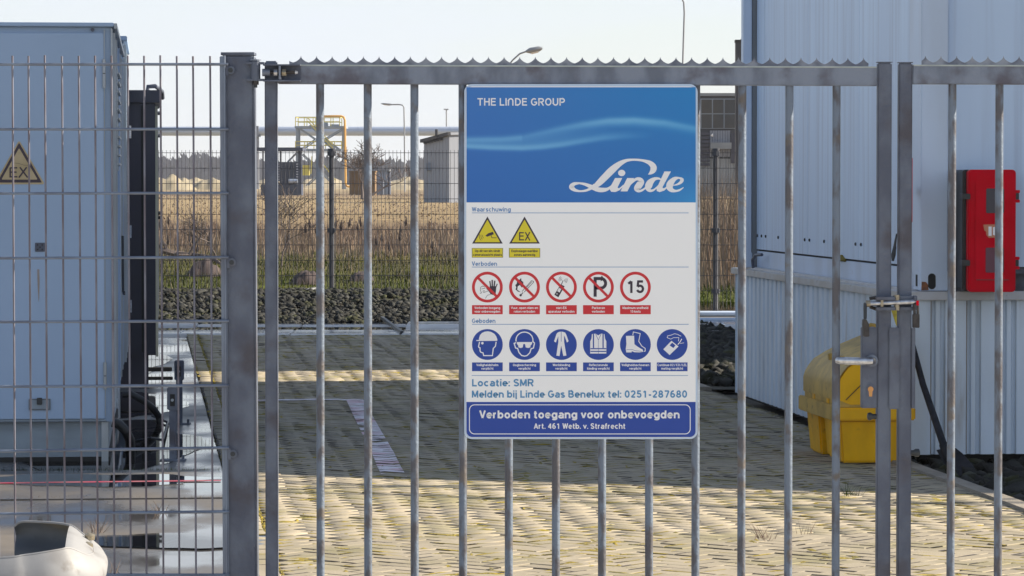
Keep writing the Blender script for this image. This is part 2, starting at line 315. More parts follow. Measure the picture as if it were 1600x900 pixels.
# ------------------------------------------------------------------ lettering drawn with strokes
def arc(cx, cy, rx, ry, a0, a1, n=9):
    return [(cx + rx * math.cos(rad(a0 + (a1 - a0) * i / n)), cy + ry * math.sin(rad(a0 + (a1 - a0) * i / n))) for i in range(n + 1)]
def glyphs():
    X, D = .72, -.2; h = .08                       # x height, descender, half the stroke
    g = {}
    T, B = 1 - h, h; xt, r = X - h, .27
    cy = X / 2; ry = X / 2 - h
    ell = lambda cx=.33, rx=.25: arc(cx, cy, rx, ry, 0, 360, 20)
    g['T'] = (.72, [[(0, T), (.72, T)], [(.36, T), (.36, 0)]])
    g['H'] = (.74, [[(.08, 0), (.08, 1)], [(.66, 0), (.66, 1)], [(.08, .52), (.66, .52)]])
    g['E'] = (.66, [[(.08, 0), (.08, 1)], [(.08, T), (.64, T)], [(.08, .53), (.6, .53)], [(.08, B), (.66, B)]])
    g['L'] = (.6, [[(.08, 1), (.08, B), (.6, B)]])
    g['I'] = (.16, [[(.08, 0), (.08, 1)]])
    g['U'] = (.74, [[(.08, 1), (.08, .36)] + arc(.37, .36, .29, .28, 180, 360) + [(.66, 1)]])
    g['D'] = (.76, [[(.08, B), (.3, B)] + arc(.3, .5, .38, .42, -90, 90, 12) + [(.08, T), (.08, B)]])
    g['G'] = (.82, [arc(.42, .5, .34, .42, 50, 330, 16) + [(.74, .2), (.74, .46), (.44, .46)]])
    g['R'] = (.74, [[(.08, 0), (.08, T), (.4, T)] + arc(.42, .7, .24, .22, 90, -90, 9) + [(.08, .48)], [(.38, .48), (.68, 0)]])
    g['P'] = (.7, [[(.08, 0), (.08, T), (.4, T)] + arc(.4, .68, .24, .24, 90, -90, 9) + [(.08, .44)]])
    g['O'] = (.84, [arc(.42, .5, .34, .42, 0, 360, 22)])
    g['C'] = (.78, [arc(.42, .5, .34, .42, 48, 312, 16)])
    g['S'] = (.7, [arc(.35, .725, .26, .2, 20, 270, 12) + arc(.35, .28, .27, .2, 90, -165, 12)])
    g['V'] = (.7, [[(.04, 1), (.35, .04), (.66, 1)]])
    g['W'] = (.98, [[(.04, 1), (.26, .04), (.49, .95), (.72, .04), (.94, 1)]])
    g['M'] = (.86, [[(.08, 0), (.08, .97), (.43, .12), (.78, .97), (.78, 0)]])
    g['A'] = (.74, [[(.04, 0), (.37, .96), (.7, 0)], [(.16, .3), (.58, .3)]])
    g['B'] = (.74, [[(.08, B), (.08, T), (.4, T)] + arc(.4, .72, .2, .2, 90, -90, 8) + [(.08, .52)], [(.08, .52), (.42, .52)] + arc(.42, .3, .24, .22, 90, -90, 8) + [(.08, B)]])
    g['X'] = (.7, [[(.05, 0), (.65, 1)], [(.05, 1), (.65, 0)]])
    g['a'] = (.64, [[(.56, 0), (.56, .45)] + arc(.33, .45, .23, .2, 0, 150, 8), arc(.3, .22, .22, .15, 60, 330, 12) + [(.56, .2)]])
    g['b'] = (.68, [[(.08, 1), (.08, 0)], ell(.35)])
    g['c'] = (.62, [arc(.34, cy, .26, ry, 50, 310, 14)])
    g['d'] = (.68, [[(.6, 1), (.6, 0)], ell(.33)])
    g['e'] = (.65, [[(.1, cy), (.58, cy)] + arc(.33, cy, .25, ry, 0, 315, 16)])
    g['f'] = (.4, [[(.16, 0), (.16, .78)] + arc(.3, .78, .14, .14, 180, 90, 4) + [(.38, .92)], [(.0, xt), (.36, xt)]])
    g['g'] = (.68, [ell(.33), [(.6, X), (.6, -.05)] + arc(.34, -.02, .26, .13, 0, -160, 8)])
    g['h'] = (.66, [[(.08, 1), (.08, 0)], arc(.33, .42, .25, .22, 180, 0, 8) + [(.58, 0)]])
    g['i'] = (.16, [[(.08, 0), (.08, X)], [(.08, .84), (.08, 1)]])
    g['j'] = (.2, [[(.1, X), (.1, -.06)] + arc(.02, -.06, .08, .1, 0, -90, 4), [(.1, .84), (.1, 1)]])
    g['k'] = (.62, [[(.08, 1), (.08, 0)], [(.56, X), (.12, .28)], [(.26, .4), (.6, 0)]])
    g['l'] = (.16, [[(.08, 0), (.08, 1)]])
    g['m'] = (.98, [[(.08, 0), (.08, X)], arc(.29, .42, .2, .22, 180, 0, 8) + [(.49, 0)], arc(.7, .42, .2, .22, 180, 0, 8) + [(.9, 0)]])
    g['n'] = (.66, [[(.08, 0), (.08, X)], arc(.33, .42, .25, .22, 180, 0, 8) + [(.58, 0)]])
    g['o'] = (.66, [ell()])
    g['p'] = (.68, [[(.08, X), (.08, -.24)], ell(.35)])
    g['r'] = (.42, [[(.08, 0), (.08, X)], arc(.3, .4, .22, .24, 180, 80, 6)])
    g['s'] = (.58, [arc(.29, .52, .2, .13, 25, 270, 9) + arc(.29, .2, .21, .13, 90, -160, 9)])
    g['t'] = (.4, [[(.16, .92), (.16, .2)] + arc(.29, .2, .13, .13, 180, 270, 4) + [(.38, .07)], [(0, xt), (.36, xt)]])
    g['u'] = (.66, [[(.58, X), (.58, 0)], [(.08, X), (.08, .3)] + arc(.33, .3, .25, .22, 180, 360, 8)])
    g['v'] = (.6, [[(.04, X), (.3, .05), (.56, X)]])
    g['w'] = (.86, [[(.04, X), (.23, .05), (.43, .66), (.63, .05), (.82, X)]])
    g['x'] = (.6, [[(.04, 0), (.56, X)], [(.04, X), (.56, 0)]])
    g['z'] = (.56, [[(.04, xt), (.5, xt), (.05, B), (.54, B)]])
    g['0'] = (.68, [arc(.34, .5, .25, .42, 0, 360, 20)])
    g['1'] = (.68, [[(.12, .74), (.38, .93), (.38, 0)]])
    g['2'] = (.68, [arc(.33, .68, .24, .24, 165, -30, 10) + [(.1, B), (.62, B)]])
    g['4'] = (.68, [[(.5, 0), (.5, .95), (.08, .3), (.66, .3)]])
    g['5'] = (.68, [[(.58, T), (.18, T), (.13, .5)] + arc(.33, .33, .25, .25, 130, -160, 12)])
    g['6'] = (.68, [arc(.34, .31, .24, .23, 0, 360, 16), arc(.4, .45, .3, .47, 70, 190, 8)])
    g['7'] = (.68, [[(.06, T), (.62, T), (.28, 0)]])
    g['8'] = (.68, [arc(.34, .71, .2, .21, 0, 360, 14), arc(.34, .28, .25, .2, 0, 360, 16)])
    g['.'] = (.16, [[(.08, 0), (.08, .17)]])
    g[','] = (.16, [[(.09, .17), (.04, -.12)]])
    g[':'] = (.16, [[(.08, 0), (.08, .17)], [(.08, .52), (.08, .69)]])
    g['-'] = (.38, [[(.02, .36), (.36, .36)]])
    g['/'] = (.36, [[(.02, -.02), (.34, 1.02)]])
    g[' '] = (.2, [])
    g['{'] = (.8, [[(.08, 0), (.08, .6)] + arc(.37, .6, .29, .32, 180, 0, 9) + [(.66, 0)]])   # an N drawn like a tall n
    return g
GL = glyphs()
def ribbon(pts, w, closed=False):
    P = [Vector(p) for p in pts]
    if (P[0] - P[-1]).length < 1e-6: P = P[:-1]; closed = True
    n = len(P); vs = []; ww = w if isinstance(w, (list, tuple)) else [w] * n
    for i in range(n):
        a = P[i - 1] if (i or closed) else None; c = P[(i + 1) % n] if (i < n - 1 or closed) else None
        d1 = (P[i] - a).normalized() if a is not None else None; d2 = (c - P[i]).normalized() if c is not None else None
        if d1 is None: d1 = d2
        if d2 is None: d2 = d1
        n1 = Vector((-d1.y, d1.x)); n2 = Vector((-d2.y, d2.x)); m = (n1 + n2)
        m = m.normalized() if m.length > .05 else n1
        k = 1 / max(.5, m.dot(n1)); q = m * k * ww[i] / 2
        vs += [P[i] + q, P[i] - q]
    fs = [(2 * i, 2 * i + 1, 2 * ((i + 1) % n) + 1, 2 * ((i + 1) % n)) for i in range(n if closed else n - 1)]
    return vs, fs
YG = 10.92
YS = YG - .034
def SP(px, py, lay=0, Y=None): return W(px, py, (Y or YS) - lay * 2.2e-4)
def flat(mb, poly, lay, Y=None): mb.add([SP(x, y, lay, Y) for x, y in poly], [tuple(range(len(poly)))]); return mb
def rib(mb, pts, w, lay, Y=None):
    vs, fs = ribbon(pts, w); mb.add([SP(v.x, v.y, lay, Y) for v in vs], fs); return mb
def text(name, s, x0, x1, yb, cap, m, parent, lay=2, bold=.17, track=.1, Y=None, world=True):
    """s between x0 and x1 on baseline yb with capitals cap pixels high (picture pixels)"""
    mb = MB(); adv = 0; pos = []
    for ch in s:
        pos.append(adv); adv += GL[ch][0] + track
    adv -= track; k = (x1 - x0) / adv; bx = bold * cap / k if k else bold
    for ch, p in zip(s, pos):
        sts = []
        for st in GL[ch][1]:                       # cut a path where it doubles back sharply
            cur = [st[0]]
            for a, b, c in zip(st, st[1:], st[2:] + [None]):
                cur.append(b)
                if c is None or (b == st[-1] and c is None): continue
                d1, d2 = Vector((b[0] - a[0], b[1] - a[1])), Vector((c[0] - b[0], c[1] - b[1]))
                if d1.length > .01 and d2.length > .01 and d1.angle(d2) > rad(100): sts.append(cur); cur = [b]
            sts.append(cur)
        for i, st in enumerate(sts):
            pts = [(x0 + (p + x) * k, yb - y * cap) for x, y in st]
            rib(mb, pts, bold * cap * .5 + bold * k * .5, lay + i * .35, Y)
    return mb.build(name, m, parent, world=world)
def rrect(x0, x1, y0, y1, r, n=6):
    o = []
    for cx, cy, a in ((x1 - r, y0 + r, -90), (x1 - r, y1 - r, 0), (x0 + r, y1 - r, 90), (x0 + r, y0 + r, 180)):
        o += [(cx + r * math.cos(rad(a + 90 * i / n)), cy + r * math.sin(rad(a + 90 * i / n))) for i in range(n + 1)]
    return o

# ------------------------------------------------------------------ the site sign on the gate
def build_sign():
    root = thing('site_sign', 'large white and blue site sign with safety symbols hung on the gate bars', 'sign', (WX(908, YG), YG - .03, WZ(686, YG)))
    b = MB(); out = rrect(725.5, 1090, 131.5, 686, 12)
    n = len(out); fr = [W(x, y, YS + .004) for x, y in out]; bk = [W(x, y, YS + .0165) for x, y in out]
    b.add(fr + bk, [tuple(range(n)), tuple(range(2 * n - 1, n - 1, -1))] + [(i, i + n, (i + 1) % n + n, (i + 1) % n) for i in range(n)])
    b.build('board', SRIM, root, world=True)
    flat(MB(), rrect(728.5, 1087, 135, 683.5, 10), 0).build('print_ground', SW, root, world=True)
    # blue header with the light wave
    o = []; Fc = []; cols = []; NX, NY = 200, 100
    c1x, c1y = [28, 200, 300, 400, 500, 600, 720, 850, 1000, 1150], [312, 309, 300, 277, 254, 234, 217, 213, 226, 255]
    c2x, c2y = [28, 150, 300, 400, 500, 600, 700, 800, 950, 1150], [343, 350, 353, 347, 335, 318, 303, 295, 292, 300]
    def lin(c): return [((v / 255 + .055) / 1.055) ** 2.4 for v in c]
    for j in range(NY + 1):
        for i in range(NX + 1):
            u, v = i / NX, j / NY; x = 728.9 + u * (1087 - 728.9); y = 136.3 + v * 180
            y = max(y, 135.2)
            zx, zy = 28 + u * 1122, 52 + v * 568
            a = np.interp(zx, c1x, c1y); b2 = np.interp(zx, c2x, c2y)
            base = np.array([36 + 16 * (1 - u) * (1 - v) - 18 * u * u * (1 - v), 116 - 12 * v + 10 * u, 190 + 4 * u - 6 * v])
            s1 = math.exp(-((zy - a) / (26 if zy > a else 15)) ** 2) * (.45 + .35 * math.exp(-((zx - 820) / 260) ** 2) + .2 * (zx < 300))
            s2 = math.exp(-((zy - b2) / (13 if zy > b2 else 24)) ** 2) * np.interp(zx, [28, 300, 500, 700, 950, 1150], [.8, .8, .7, .5, 0, 0])
            s3 = .38 if a < zy < b2 else 0; s3 *= np.interp(zx, [28, 500, 800, 1150], [1, .6, 0, 0])
            g = min(1, max(s1, s2, s3 + .3 * max(s1, s2)))
            c = base * (1 - g) + np.array([125, 190, 230]) * g
            cr_ = max(0, 1 - math.hypot(1 - u, 1 - v) * 3.2); c = c + np.array([10, 30, 20]) * cr_
            cols.append([*lin(c), 1]); o.append(tuple(SP(x, y, .6)))
    W1 = NX + 1
    Fc = [(j * W1 + i, j * W1 + i + 1, (j + 1) * W1 + i + 1, (j + 1) * W1 + i) for j in range(NY) for i in range(NX)]
    # round the two upper corners
    def inr(p):
        for cx in (740, 1075):
            pass
        return True
    inv = Matrix.Translation(root.location).inverted()
    h = npmesh('header_panel', [tuple(inv @ Vector(q)) for q in o], Fc, HEAD, parent=root)
    at = h.data.color_attributes.new('print', 'FLOAT_COLOR', 'POINT'); at.data.foreach_set('color', np.array(cols, dtype=np.float32).ravel())
    text('lettering', 'THE LI{DE GROUP', 746, 882.5, 165, 11.7, IWH, h, 1.5, .165, .15)
    # script logo
    K = lambda p: (880 + p[0] / 8, 235 + p[1] / 8)
    def st(mb, lst, lay):
        # smooth the hand-set centre line, then make a ribbon with its own width at every point
        q = []
        for i in range(len(lst) - 1):
            p0, p1, p2, p3 = [np.array(lst[max(0, min(len(lst) - 1, i + d))], float) for d in (-1, 0, 1, 2)]
            for t in np.linspace(0, 1, 6)[:-1]:
                q.append(.5 * (2 * p1 + (p2 - p0) * t + (2 * p0 - 5 * p1 + 4 * p2 - p3) * t * t + (3 * p1 - p0 - 3 * p2 + p3) * t ** 3))
        q.append(np.array(lst[-1], float))
        vs, fs = ribbon([K(p[:2]) for p in q], [max(.5, p[2]) / 8 for p in q])
        mb.add([SP(v.x, v.y, lay) for v in vs], fs)
    lg = MB()
    st(lg, [(1062, 300, 4), (1092, 282, 40), (1122, 250, 72), (1128, 205, 76), (1085, 158, 58), (1010, 130, 34), (940, 119, 28), (860, 117, 28), (780, 130, 42), (700, 172, 66), (610, 245, 88), (520, 335, 86), (450, 405, 76), (390, 455, 50)], 1.5)
    st(lg, [(400, 440, 60), (345, 475, 36), (280, 502, 28), (205, 509, 24), (140, 492, 42), (106, 456, 66), (135, 420, 44), (200, 409, 24)], 2.2)
    st(lg, [(180, 410, 26), (200, 409, 24), (275, 424, 36), (350, 455, 52), (430, 488, 58), (500, 494, 54), (560, 480, 36), (610, 440, 18)], 1.8)
    flat(lg, [K((731 + 45 * math.cos(a), 282 + 40 * math.sin(a))) for a in np.linspace(0, 2 * PI, 25)[:-1]], 1.5)
    flat(lg, [K(p) for p in [(648, 345), (738, 345), (684, 452), (680, 470), (700, 472), (722, 455), (750, 430), (765, 425), (738, 465), (700, 500), (650, 521), (600, 517), (582, 490), (592, 450)]], 2.1)
    flat(lg, [K(p) for p in [(800, 345), (888, 345), (802, 512), (716, 512)]], 1.5)
    st(lg, [(838, 430, 12), (870, 390, 28), (915, 358, 36), (958, 362, 50), (974, 395, 76), (945, 440, 84), (924, 480, 76), (950, 508, 34), (1000, 490, 24), (1050, 445, 14)], 1.8)
    st(lg, [(1232, 372, 14), (1195, 352, 26), (1140, 358, 46), (1085, 405, 84), (1065, 465, 84), (1085, 502, 40), (1130, 495, 24), (1180, 450, 14), (1215, 400, 10)], 2.1)
    flat(lg, [K(p) for p in [(1265, 263), (1347, 263), (1244, 455), (1242, 472), (1262, 472), (1312, 440), (1318, 455), (1262, 502), (1205, 521), (1170, 508), (1166, 480)]], 1.5)
    st(lg, [(1375, 438, 8), (1425, 425, 22), (1470, 398, 38), (1484, 365, 44), (1450, 345, 22), (1395, 355, 50), (1345, 405, 80), (1330, 455, 84), (1352, 492, 60), (1400, 507, 30), (1455, 495, 24), (1505, 462, 8)], 1.8)
    lg.build('script_logo', IWH, h, world=True)
    # headings and rules
    def heading(s, x1, yb, yr):
        text('heading', s, 737.5, x1, yb, 7, ITXT, root, 2, .17, .14)
        flat(MB(), [(737.5, yr), (1076, yr), (1076, yr + .9), (737.5, yr + .9)], 1).build('rule_line', ITXT, root, world=True)
    heading('Waarschuwing', 798, 330.6, 332.2); heading('Verboden', 776.5, 415.5, 416.8); heading('Geboden', 774, 504.8, 506.3)
    flat(MB(), [(737, 586.3), (1075, 586.3), (1075, 587.1), (737, 587.1)], 1).build('rule_line', ITXT, root, world=True)
    XC = [761.5, 819.5, 877.2, 935, 992.8, 1050.3]
    def picto(label): 
        o_ = bpy.data.objects.new('pictogram', None); COL.objects.link(o_); o_.parent = root; o_['label'] = label; return o_
    def caption(xc, y0, y1, m, l1, l2, w1, w2, ink, p, border=None):
        if border:
            flat(MB(), [(xc - 24.4, y0), (xc + 24.4, y0), (xc + 24.4, y1), (xc - 24.4, y1)], 1).build('caption_border', border, p, world=True)
        e = .7 if border else 0
        flat(MB(), [(xc - 24 + e, y0 + e), (xc + 24 - e, y0 + e), (xc + 24 - e, y1 - e), (xc - 24 + e, y1 - e)], 1.6).build('caption', m, p, world=True)
        text('lettering', l1, xc - w1 / 2, xc + w1 / 2, y0 + (y1 - y0) * .42, 3.7, ink, p, 2.6, .2, .12)
        text('lettering', l2, xc - w2 / 2, xc + w2 / 2, y0 + (y1 - y0) * .82, 3.7, ink, p, 2.6, .2, .12)
    # warning triangles
    for k, (l1, l2, w1, w2, lb) in enumerate((('Op dit terrein vindt', 'cameratoezicht plaats', 39, 45, 'yellow camera surveillance triangle'), ('Explosiegevaarlijke', 'zones aanwezig', 41, 33, 'yellow EX explosion hazard triangle'))):
        p = picto(lb); xc = 761.6 + 58 * k
        flat(MB(), [(xc, 338.3), (xc + 23.9, 380.6), (xc - 23.9, 380.6)], 1).build('triangle_border', IBLK, p, world=True)
        flat(MB(), [(xc, 343.2), (xc + 19.8, 378.4), (xc - 19.8, 378.4)], 1.8).build('triangle_field', IYEL, p, world=True)
        if k == 0:
            c = MB(); flat(c, [(758.5, 368), (763, 364.5), (770, 362), (771.8, 366), (761, 370)], 3); rib(c, [(767.5, 367.5), (768.5, 371.6), (776, 371.6)], .9, 3.2)
            for q in (5, 7.6, 10.2):
                rib(c, [(759 + q * math.cos(rad(a)), 368.5 + q * math.sin(rad(a))) for a in (195, 180, 165, 150, 135)], .7, 3)
            for q in (5, 7.6, 10.2):
                pass
            c.build('symbol', IBLK, p, world=True)
        else: text('symbol', 'EX', 811, 828.5, 375.8, 13.2, IBLK, p, 3, .14, .12)
        caption(xc, 387.6, 402.5, IYEL, l1, l2, w1, w2, IBLK, p, IOLV)
    # prohibition rings
    def ring(xc, yc, m, p, ro=24.1, ri=19.6):
        a = [2 * PI * i / 48 for i in range(48)]; mb = MB()
        vs = [SP(xc + ro * math.cos(t), yc + ro * math.sin(t), 1.2) for t in a] + [SP(xc + ri * math.cos(t), yc + ri * math.sin(t), 1.2) for t in a]
        mb.add(vs, [(i, (i + 1) % 48, (i + 1) % 48 + 48, i + 48) for i in range(48)]); mb.build('ring', m, p, world=True)
    yr = 448.6
    PR = [('Verboden toegang', 'voor onbevoegden', 40, 40, 'red no entry for unauthorised persons ring with raised hand'), ('Vuur, open vlam en', 'roken verboden', 42, 33, 'red no open flame ring with match'),
          ('niet-EX', 'aparatuur verboden', 16, 41, 'red no mobile phone ring'), ('Parkeren', 'verboden', 20, 20, 'red no parking ring with letter P'), ('Maximum snelheid', '15 km/u', 40, 16, 'red ring with number 15')]
    for k, (l1, l2, w1, w2, lb) in enumerate(PR):
        p = picto(lb); xc = XC[k]; ring(xc, yr, IRED, p)
        if k < 4: rib(MB(), [(xc - 15.2, yr - 15.2), (xc + 15.2, yr + 15.2)], 4, 3.4).build('slash', IRED, p, world=True)
        c = MB(); Q = lambda pts: [(730 + x / 10.587, 415 + y / 10.588) for x, y in pts]
        if k == 0:
            flat(c, Q([(370, 385), (372, 340), (480, 340), (478, 400), (470, 465), (430, 488), (385, 470), (360, 430), (315, 380), (322, 372), (350, 388)]), 2.2)
            for a, b_, w in (((388, 350), (374, 256), 1.9), ((416, 350), (413, 236), 2.1), ((444, 350), (458, 250), 2.0), ((468, 370), (498, 302), 1.5)):
                rib(c, Q([a, b_]), w, 2.6)
            c2 = MB(); rib(c2, Q([(210, 462), (236, 452), (216, 405), (222, 358), (255, 340), (290, 350)]), .7, 2.2); rib(c2, Q([(235, 388), (300, 372)]), .7, 2.2)
            rib(c2, Q(arc(278, 430, 16, 16, 0, 360, 10)), .6, 2.3); rib(c2, Q([(295, 440), (345, 420)]), .6, 2.2); rib(c2, Q([(300, 545), (335, 490), (385, 478)]), .6, 2.2)
            c2.build('symbol', IBLK, p, world=True)
        if k == 1:
            flat(c, Q([(865, 235), (892, 205), (895, 245), (925, 270), (930, 310), (905, 365), (870, 320), (835, 345), (828, 400), (885, 440), (840, 430), (800, 395), (812, 360), (795, 320), (820, 300), (825, 260), (842, 245), (850, 225)]), 2.2)
            rib(c, Q([(885, 490), (925, 445)]), 1.3, 2.5); flat(c, Q(arc(884, 490, 20, 20, 0, 345, 11)), 2.7)
            rib(c, Q([(905, 430), (1065, 250), (1100, 262), (1095, 280), (940, 440)]), .8, 2.3); rib(c, Q([(985, 360), (1070, 268)]), .6, 2.3)
        if k == 2:
            o_ = lambda x, y: (870 + x / 10, 415 + y / 10)
            flat(c, [o_(*q) for q in [(60, 292), (122, 322), (25, 495), (-38, 455)]], 2.2); rib(c, [o_(70, 300), o_(98, 232)], 1, 2.4)
            c3 = MB(); flat(c3, [o_(*q) for q in [(34, 348), (70, 366), (44, 420), (6, 400)]], 2.5); flat(c3, [o_(*q) for q in [(-2, 432), (14, 440), (8, 452), (-8, 444)]], 2.5); c3.build('keypad', IWH, p, world=True)
            for q in (25, 45, 65):
                rib(c, [o_(98 + q * math.cos(rad(a)), 225 + q * math.sin(rad(a))) for a in (160, 185, 210, 235)], .55, 2.3)
                rib(c, [o_(98 + q * math.cos(rad(a)), 225 + q * math.sin(rad(a))) for a in (-25, 0, 25, 50)], .55, 2.3)
        if c.v: c.build('symbol', IBLK, p, world=True)
        if k == 3: text('symbol', 'P', 927.6, 948, 463.6, 30.8, IBLK, p, 2.2, .16, 0)
        if k == 4: text('symbol', '15', 979.5, 1006.5, 457.8, 19.6, IBLK, p, 2.2, .19, .1)
        caption(xc, 476.8, 491, IRED, l1, l2, w1, w2, IWH, p)
    yb = 538.3
    MD = [('Veiligheidshelm', 'verplicht', 34, 19, 'blue safety helmet disc'), ('Oogbescherming', 'verplicht', 36, 19, 'blue eye protection disc'), ('Werkkleding', 'verplicht', 27, 19, 'blue overalls disc'),
          ('Reflecterende', 'kleding verplicht', 29, 35, 'blue reflective vest disc'), ('Veiligheidsschoenen', 'verplicht', 43, 19, 'blue safety boots disc'), ('Continue O2 / CO / LEL', 'meting verplicht', 46, 34, 'blue gas meter disc')]
    for k, (l1, l2, w1, w2, lb) in enumerate(MD):
        p = picto(lb); xc = XC[k]
        flat(MB(), [(xc + 24.1 * math.cos(a), yb + 24.1 * math.sin(a)) for a in np.linspace(0, 2 * PI, 49)[:-1]], 1).build('disc', IBLU, p, world=True)
        c = MB(); d = MB(); q1 = lambda pts: [(730 + x / 8.889, 505 + y / 8.889) for x, y in pts]; q2 = lambda pts: [(900 + x / 8.649, 505 + y / 8.649) for x, y in pts]
        if k == 0:
            flat(c, q1([(165, 232), (163, 210), (178, 165), (205, 135), (245, 117), (285, 112), (330, 120), (375, 145), (402, 180), (418, 222), (418, 245), (125, 247), (128, 234)]), 2)
            flat(c, q1(arc(211, 277, 18, 18, 0, 340, 12)), 2)
            rib(c, q1([(172, 258), (158, 320), (162, 336), (178, 342), (178, 385), (192, 405), (220, 412), (228, 450), (350, 450), (362, 350), (392, 320), (402, 258)]), 1.6, 2)
        if k == 1:
            rib(c, q1(arc(795, 235, 118, 112, 170, 370, 18) + [(935, 275), (920, 345), (888, 355), (870, 410), (830, 450), (795, 457), (755, 448), (718, 405), (700, 350), (672, 345), (652, 280), (680, 270)]), 1.7, 2)
            flat(c, q1([(690, 262), (905, 262), (898, 290), (880, 310), (878, 335), (845, 345), (812, 335), (805, 295), (790, 285), (778, 295), (772, 335), (745, 345), (712, 335), (708, 310), (692, 290)]), 2.4)
        if k == 2:
            flat(c, q1([(1285, 118), (1325, 118), (1360, 130), (1378, 165), (1408, 250), (1385, 268), (1362, 205), (1345, 170), (1346, 260), (1378, 450), (1335, 455), (1305, 310), (1282, 457), (1238, 450), (1266, 260), (1266, 180), (1232, 268), (1206, 252), (1240, 150), (1255, 130)]), 2)
            rib(d, q1([(1306, 122), (1306, 255)]), .7, 2.6)
        if k == 3:
            flat(c, q2([(215, 148), (262, 140), (300, 165), (340, 140), (385, 148), (392, 205), (410, 245), (410, 410), (192, 410), (192, 245), (210, 205)]), 2)
            for pts, w in (([(236, 145), (236, 335)], 1.9), ([(366, 145), (366, 335)], 1.9), ([(196, 344), (408, 344)], 1.7), ([(196, 381), (408, 381)], 1.7), ([(265, 145), (302, 228), (340, 145)], .7), ([(302, 228), (302, 410)], .5)): rib(d, q2(pts), w, 2.6 + w * .1)
        if k == 4:
            flat(c, q2([(675, 172), (785, 168), (790, 285), (830, 315), (870, 340), (900, 355), (908, 385), (860, 394), (790, 392), (755, 378), (750, 395), (680, 395), (672, 350), (682, 280)]), 2)
            rib(c, q2([(768, 160), (775, 118), (868, 140), (848, 245), (890, 310), (935, 340), (935, 378), (915, 380)]), 1.1, 2)
            rib(d, q2([(682, 357), (765, 357), (800, 372), (890, 380)]), .6, 2.6)
        if k == 5:
            flat(c, q2([(1290, 238), (1385, 315), (1265, 430), (1180, 352)]), 2); rib(c, q2([(1375, 290), (1405, 255), (1430, 212)]), 1.3, 2.3)
            flat(d, q2([(1300, 262), (1345, 300), (1315, 335), (1265, 300)]), 2.6)
            rib(c, q2([(1420, 175), (1370, 150), (1330, 142), (1290, 160), (1240, 170), (1232, 195), (1280, 215), (1320, 195), (1390, 195), (1385, 245)]), .8, 2.1); rib(c, q2([(1405, 275), (1460, 265)]), .7, 2.2)
        c.build('symbol', IWH, p, world=True)
        if d.v: d.build('symbol_detail', IBLU, p, world=True)
        caption(xc, 566.3, 580, IBLU, l1, l2, w1, w2, IWH, p)
    text('lettering', 'Locatie: SMR', 737.8, 833.5, 603.6, 11.2, ITX2, root, 2, .205, .15)
    text('lettering', 'Melden bij Linde Gas Benelux tel: 0251-287680', 737.5, 1073.5, 621.3, 11.2, ITX2, root, 2, .205, .15)
    bp_ = rrect(728.8, 1086.8, 628, 683, 9); bp_ = [(x, y if y > 640 else 628) if not (y < 640) else (728.8 if x < 900 else 1086.8, 628) for x, y in bp_]
    cl = []; [cl.append(q) for q in bp_ if q not in cl]
    f = flat(MB(), cl, .6).build('footer_panel', IBLU, root, world=True)
    o2 = rrect(733.5, 1078.5, 632.5, 678, 8); rib(MB(), o2 + [o2[0]], 1.3, 1.4).build('outline', IWH, f, world=True)
    text('lettering', 'Verboden toegang voor onbevoegden', 749.5, 1061.5, 653.6, 12.3, IWH, f, 1.6, .215, .16)
    text('lettering', 'Art. 461 Wetb. v. Strafrecht', 834.5, 977, 670, 8.6, IWH, f, 1.6, .2, .15)
# ------------------------------------------------------------------ fence, post, gate leaves
U = YG / F                                       # metres per picture pixel at the gate
def cyl_x(mb, x, y, z0, z1, r, n=12): return mb.tube((x, y, z0), (x, y, z1), r, n)
def build_gate_post():
    x0, x1 = WX(345, YG), WX(396, YG); zt = WZ(84, YG)
    xc = (x0 + x1) / 2 + .011
    t = thing('gate_post', 'thick square galvanised gate post between wire fence and gate', 'post', (xc, YG + .03, 0), ry=rad(-.22))
    h = .05
    box('tube', GALVDK, t, -h + .004, h, -.05, .05, -.1, zt - .004, bevel=.006)
    box('cap', GALVDK, t, -h, h + .001, -.0515, .0515, zt - .004, zt + .004)
    box('edge_strip', STRIP, t, -h - .003, -h + .016, -.058, -.051, -.05, zt - .008, bevel=.002)
    for py in (110, 409.5, 708):
        z = WZ(py, YG); c = MB().tube((-.02, -.062, z), (-.02, -.05, z), .0125, 16).build('clamp_bolt', GALV, t, bevel=.002)
        MB().tube((-.02, -.0655, z), (-.02, -.0615, z), .0075, 12).build('bolt_hole', KNOB, c)
        box('clamp_tab', GALVDK, t, -.038, -.026, -.064, -.058, z - .017, z + .017)
    for py in (99.5, 125.5):
        z = WZ(py, YG); box('hinge_lug', GALVDK, t, .028, .083, -.072, -.0505, z - .0035, z + .0035, bevel=.001)
    pz0, pz1 = WZ(127, YG), WZ(96, YG); px_ = WX(405, YG) - xc
    MB().tube((px_, -.062, pz0), (px_, -.062, pz1), .0145, 16).build('hinge_pin', GALVDK, t, bevel=.002)
    MB().tube((px_, -.062, pz1 + .001), (px_, -.062, pz1 + .005), .017, 16).build('pin_head', GALV, t)
    MB().tube((px_, -.062, WZ(133, YG)), (px_, -.062, pz0), .0095, 6).build('nut', PADL, t)
    MB().tube((px_, -.062, WZ(137.5, YG)), (px_, -.062, WZ(133, YG)), .005, 10).build('thread', KNOB, t)
    # lower hinge, below the picture
    for z in (.35, .41): box('hinge_lug', GALVDK, t, .028, .083, -.072, -.0505, z - .0035, z + .0035)

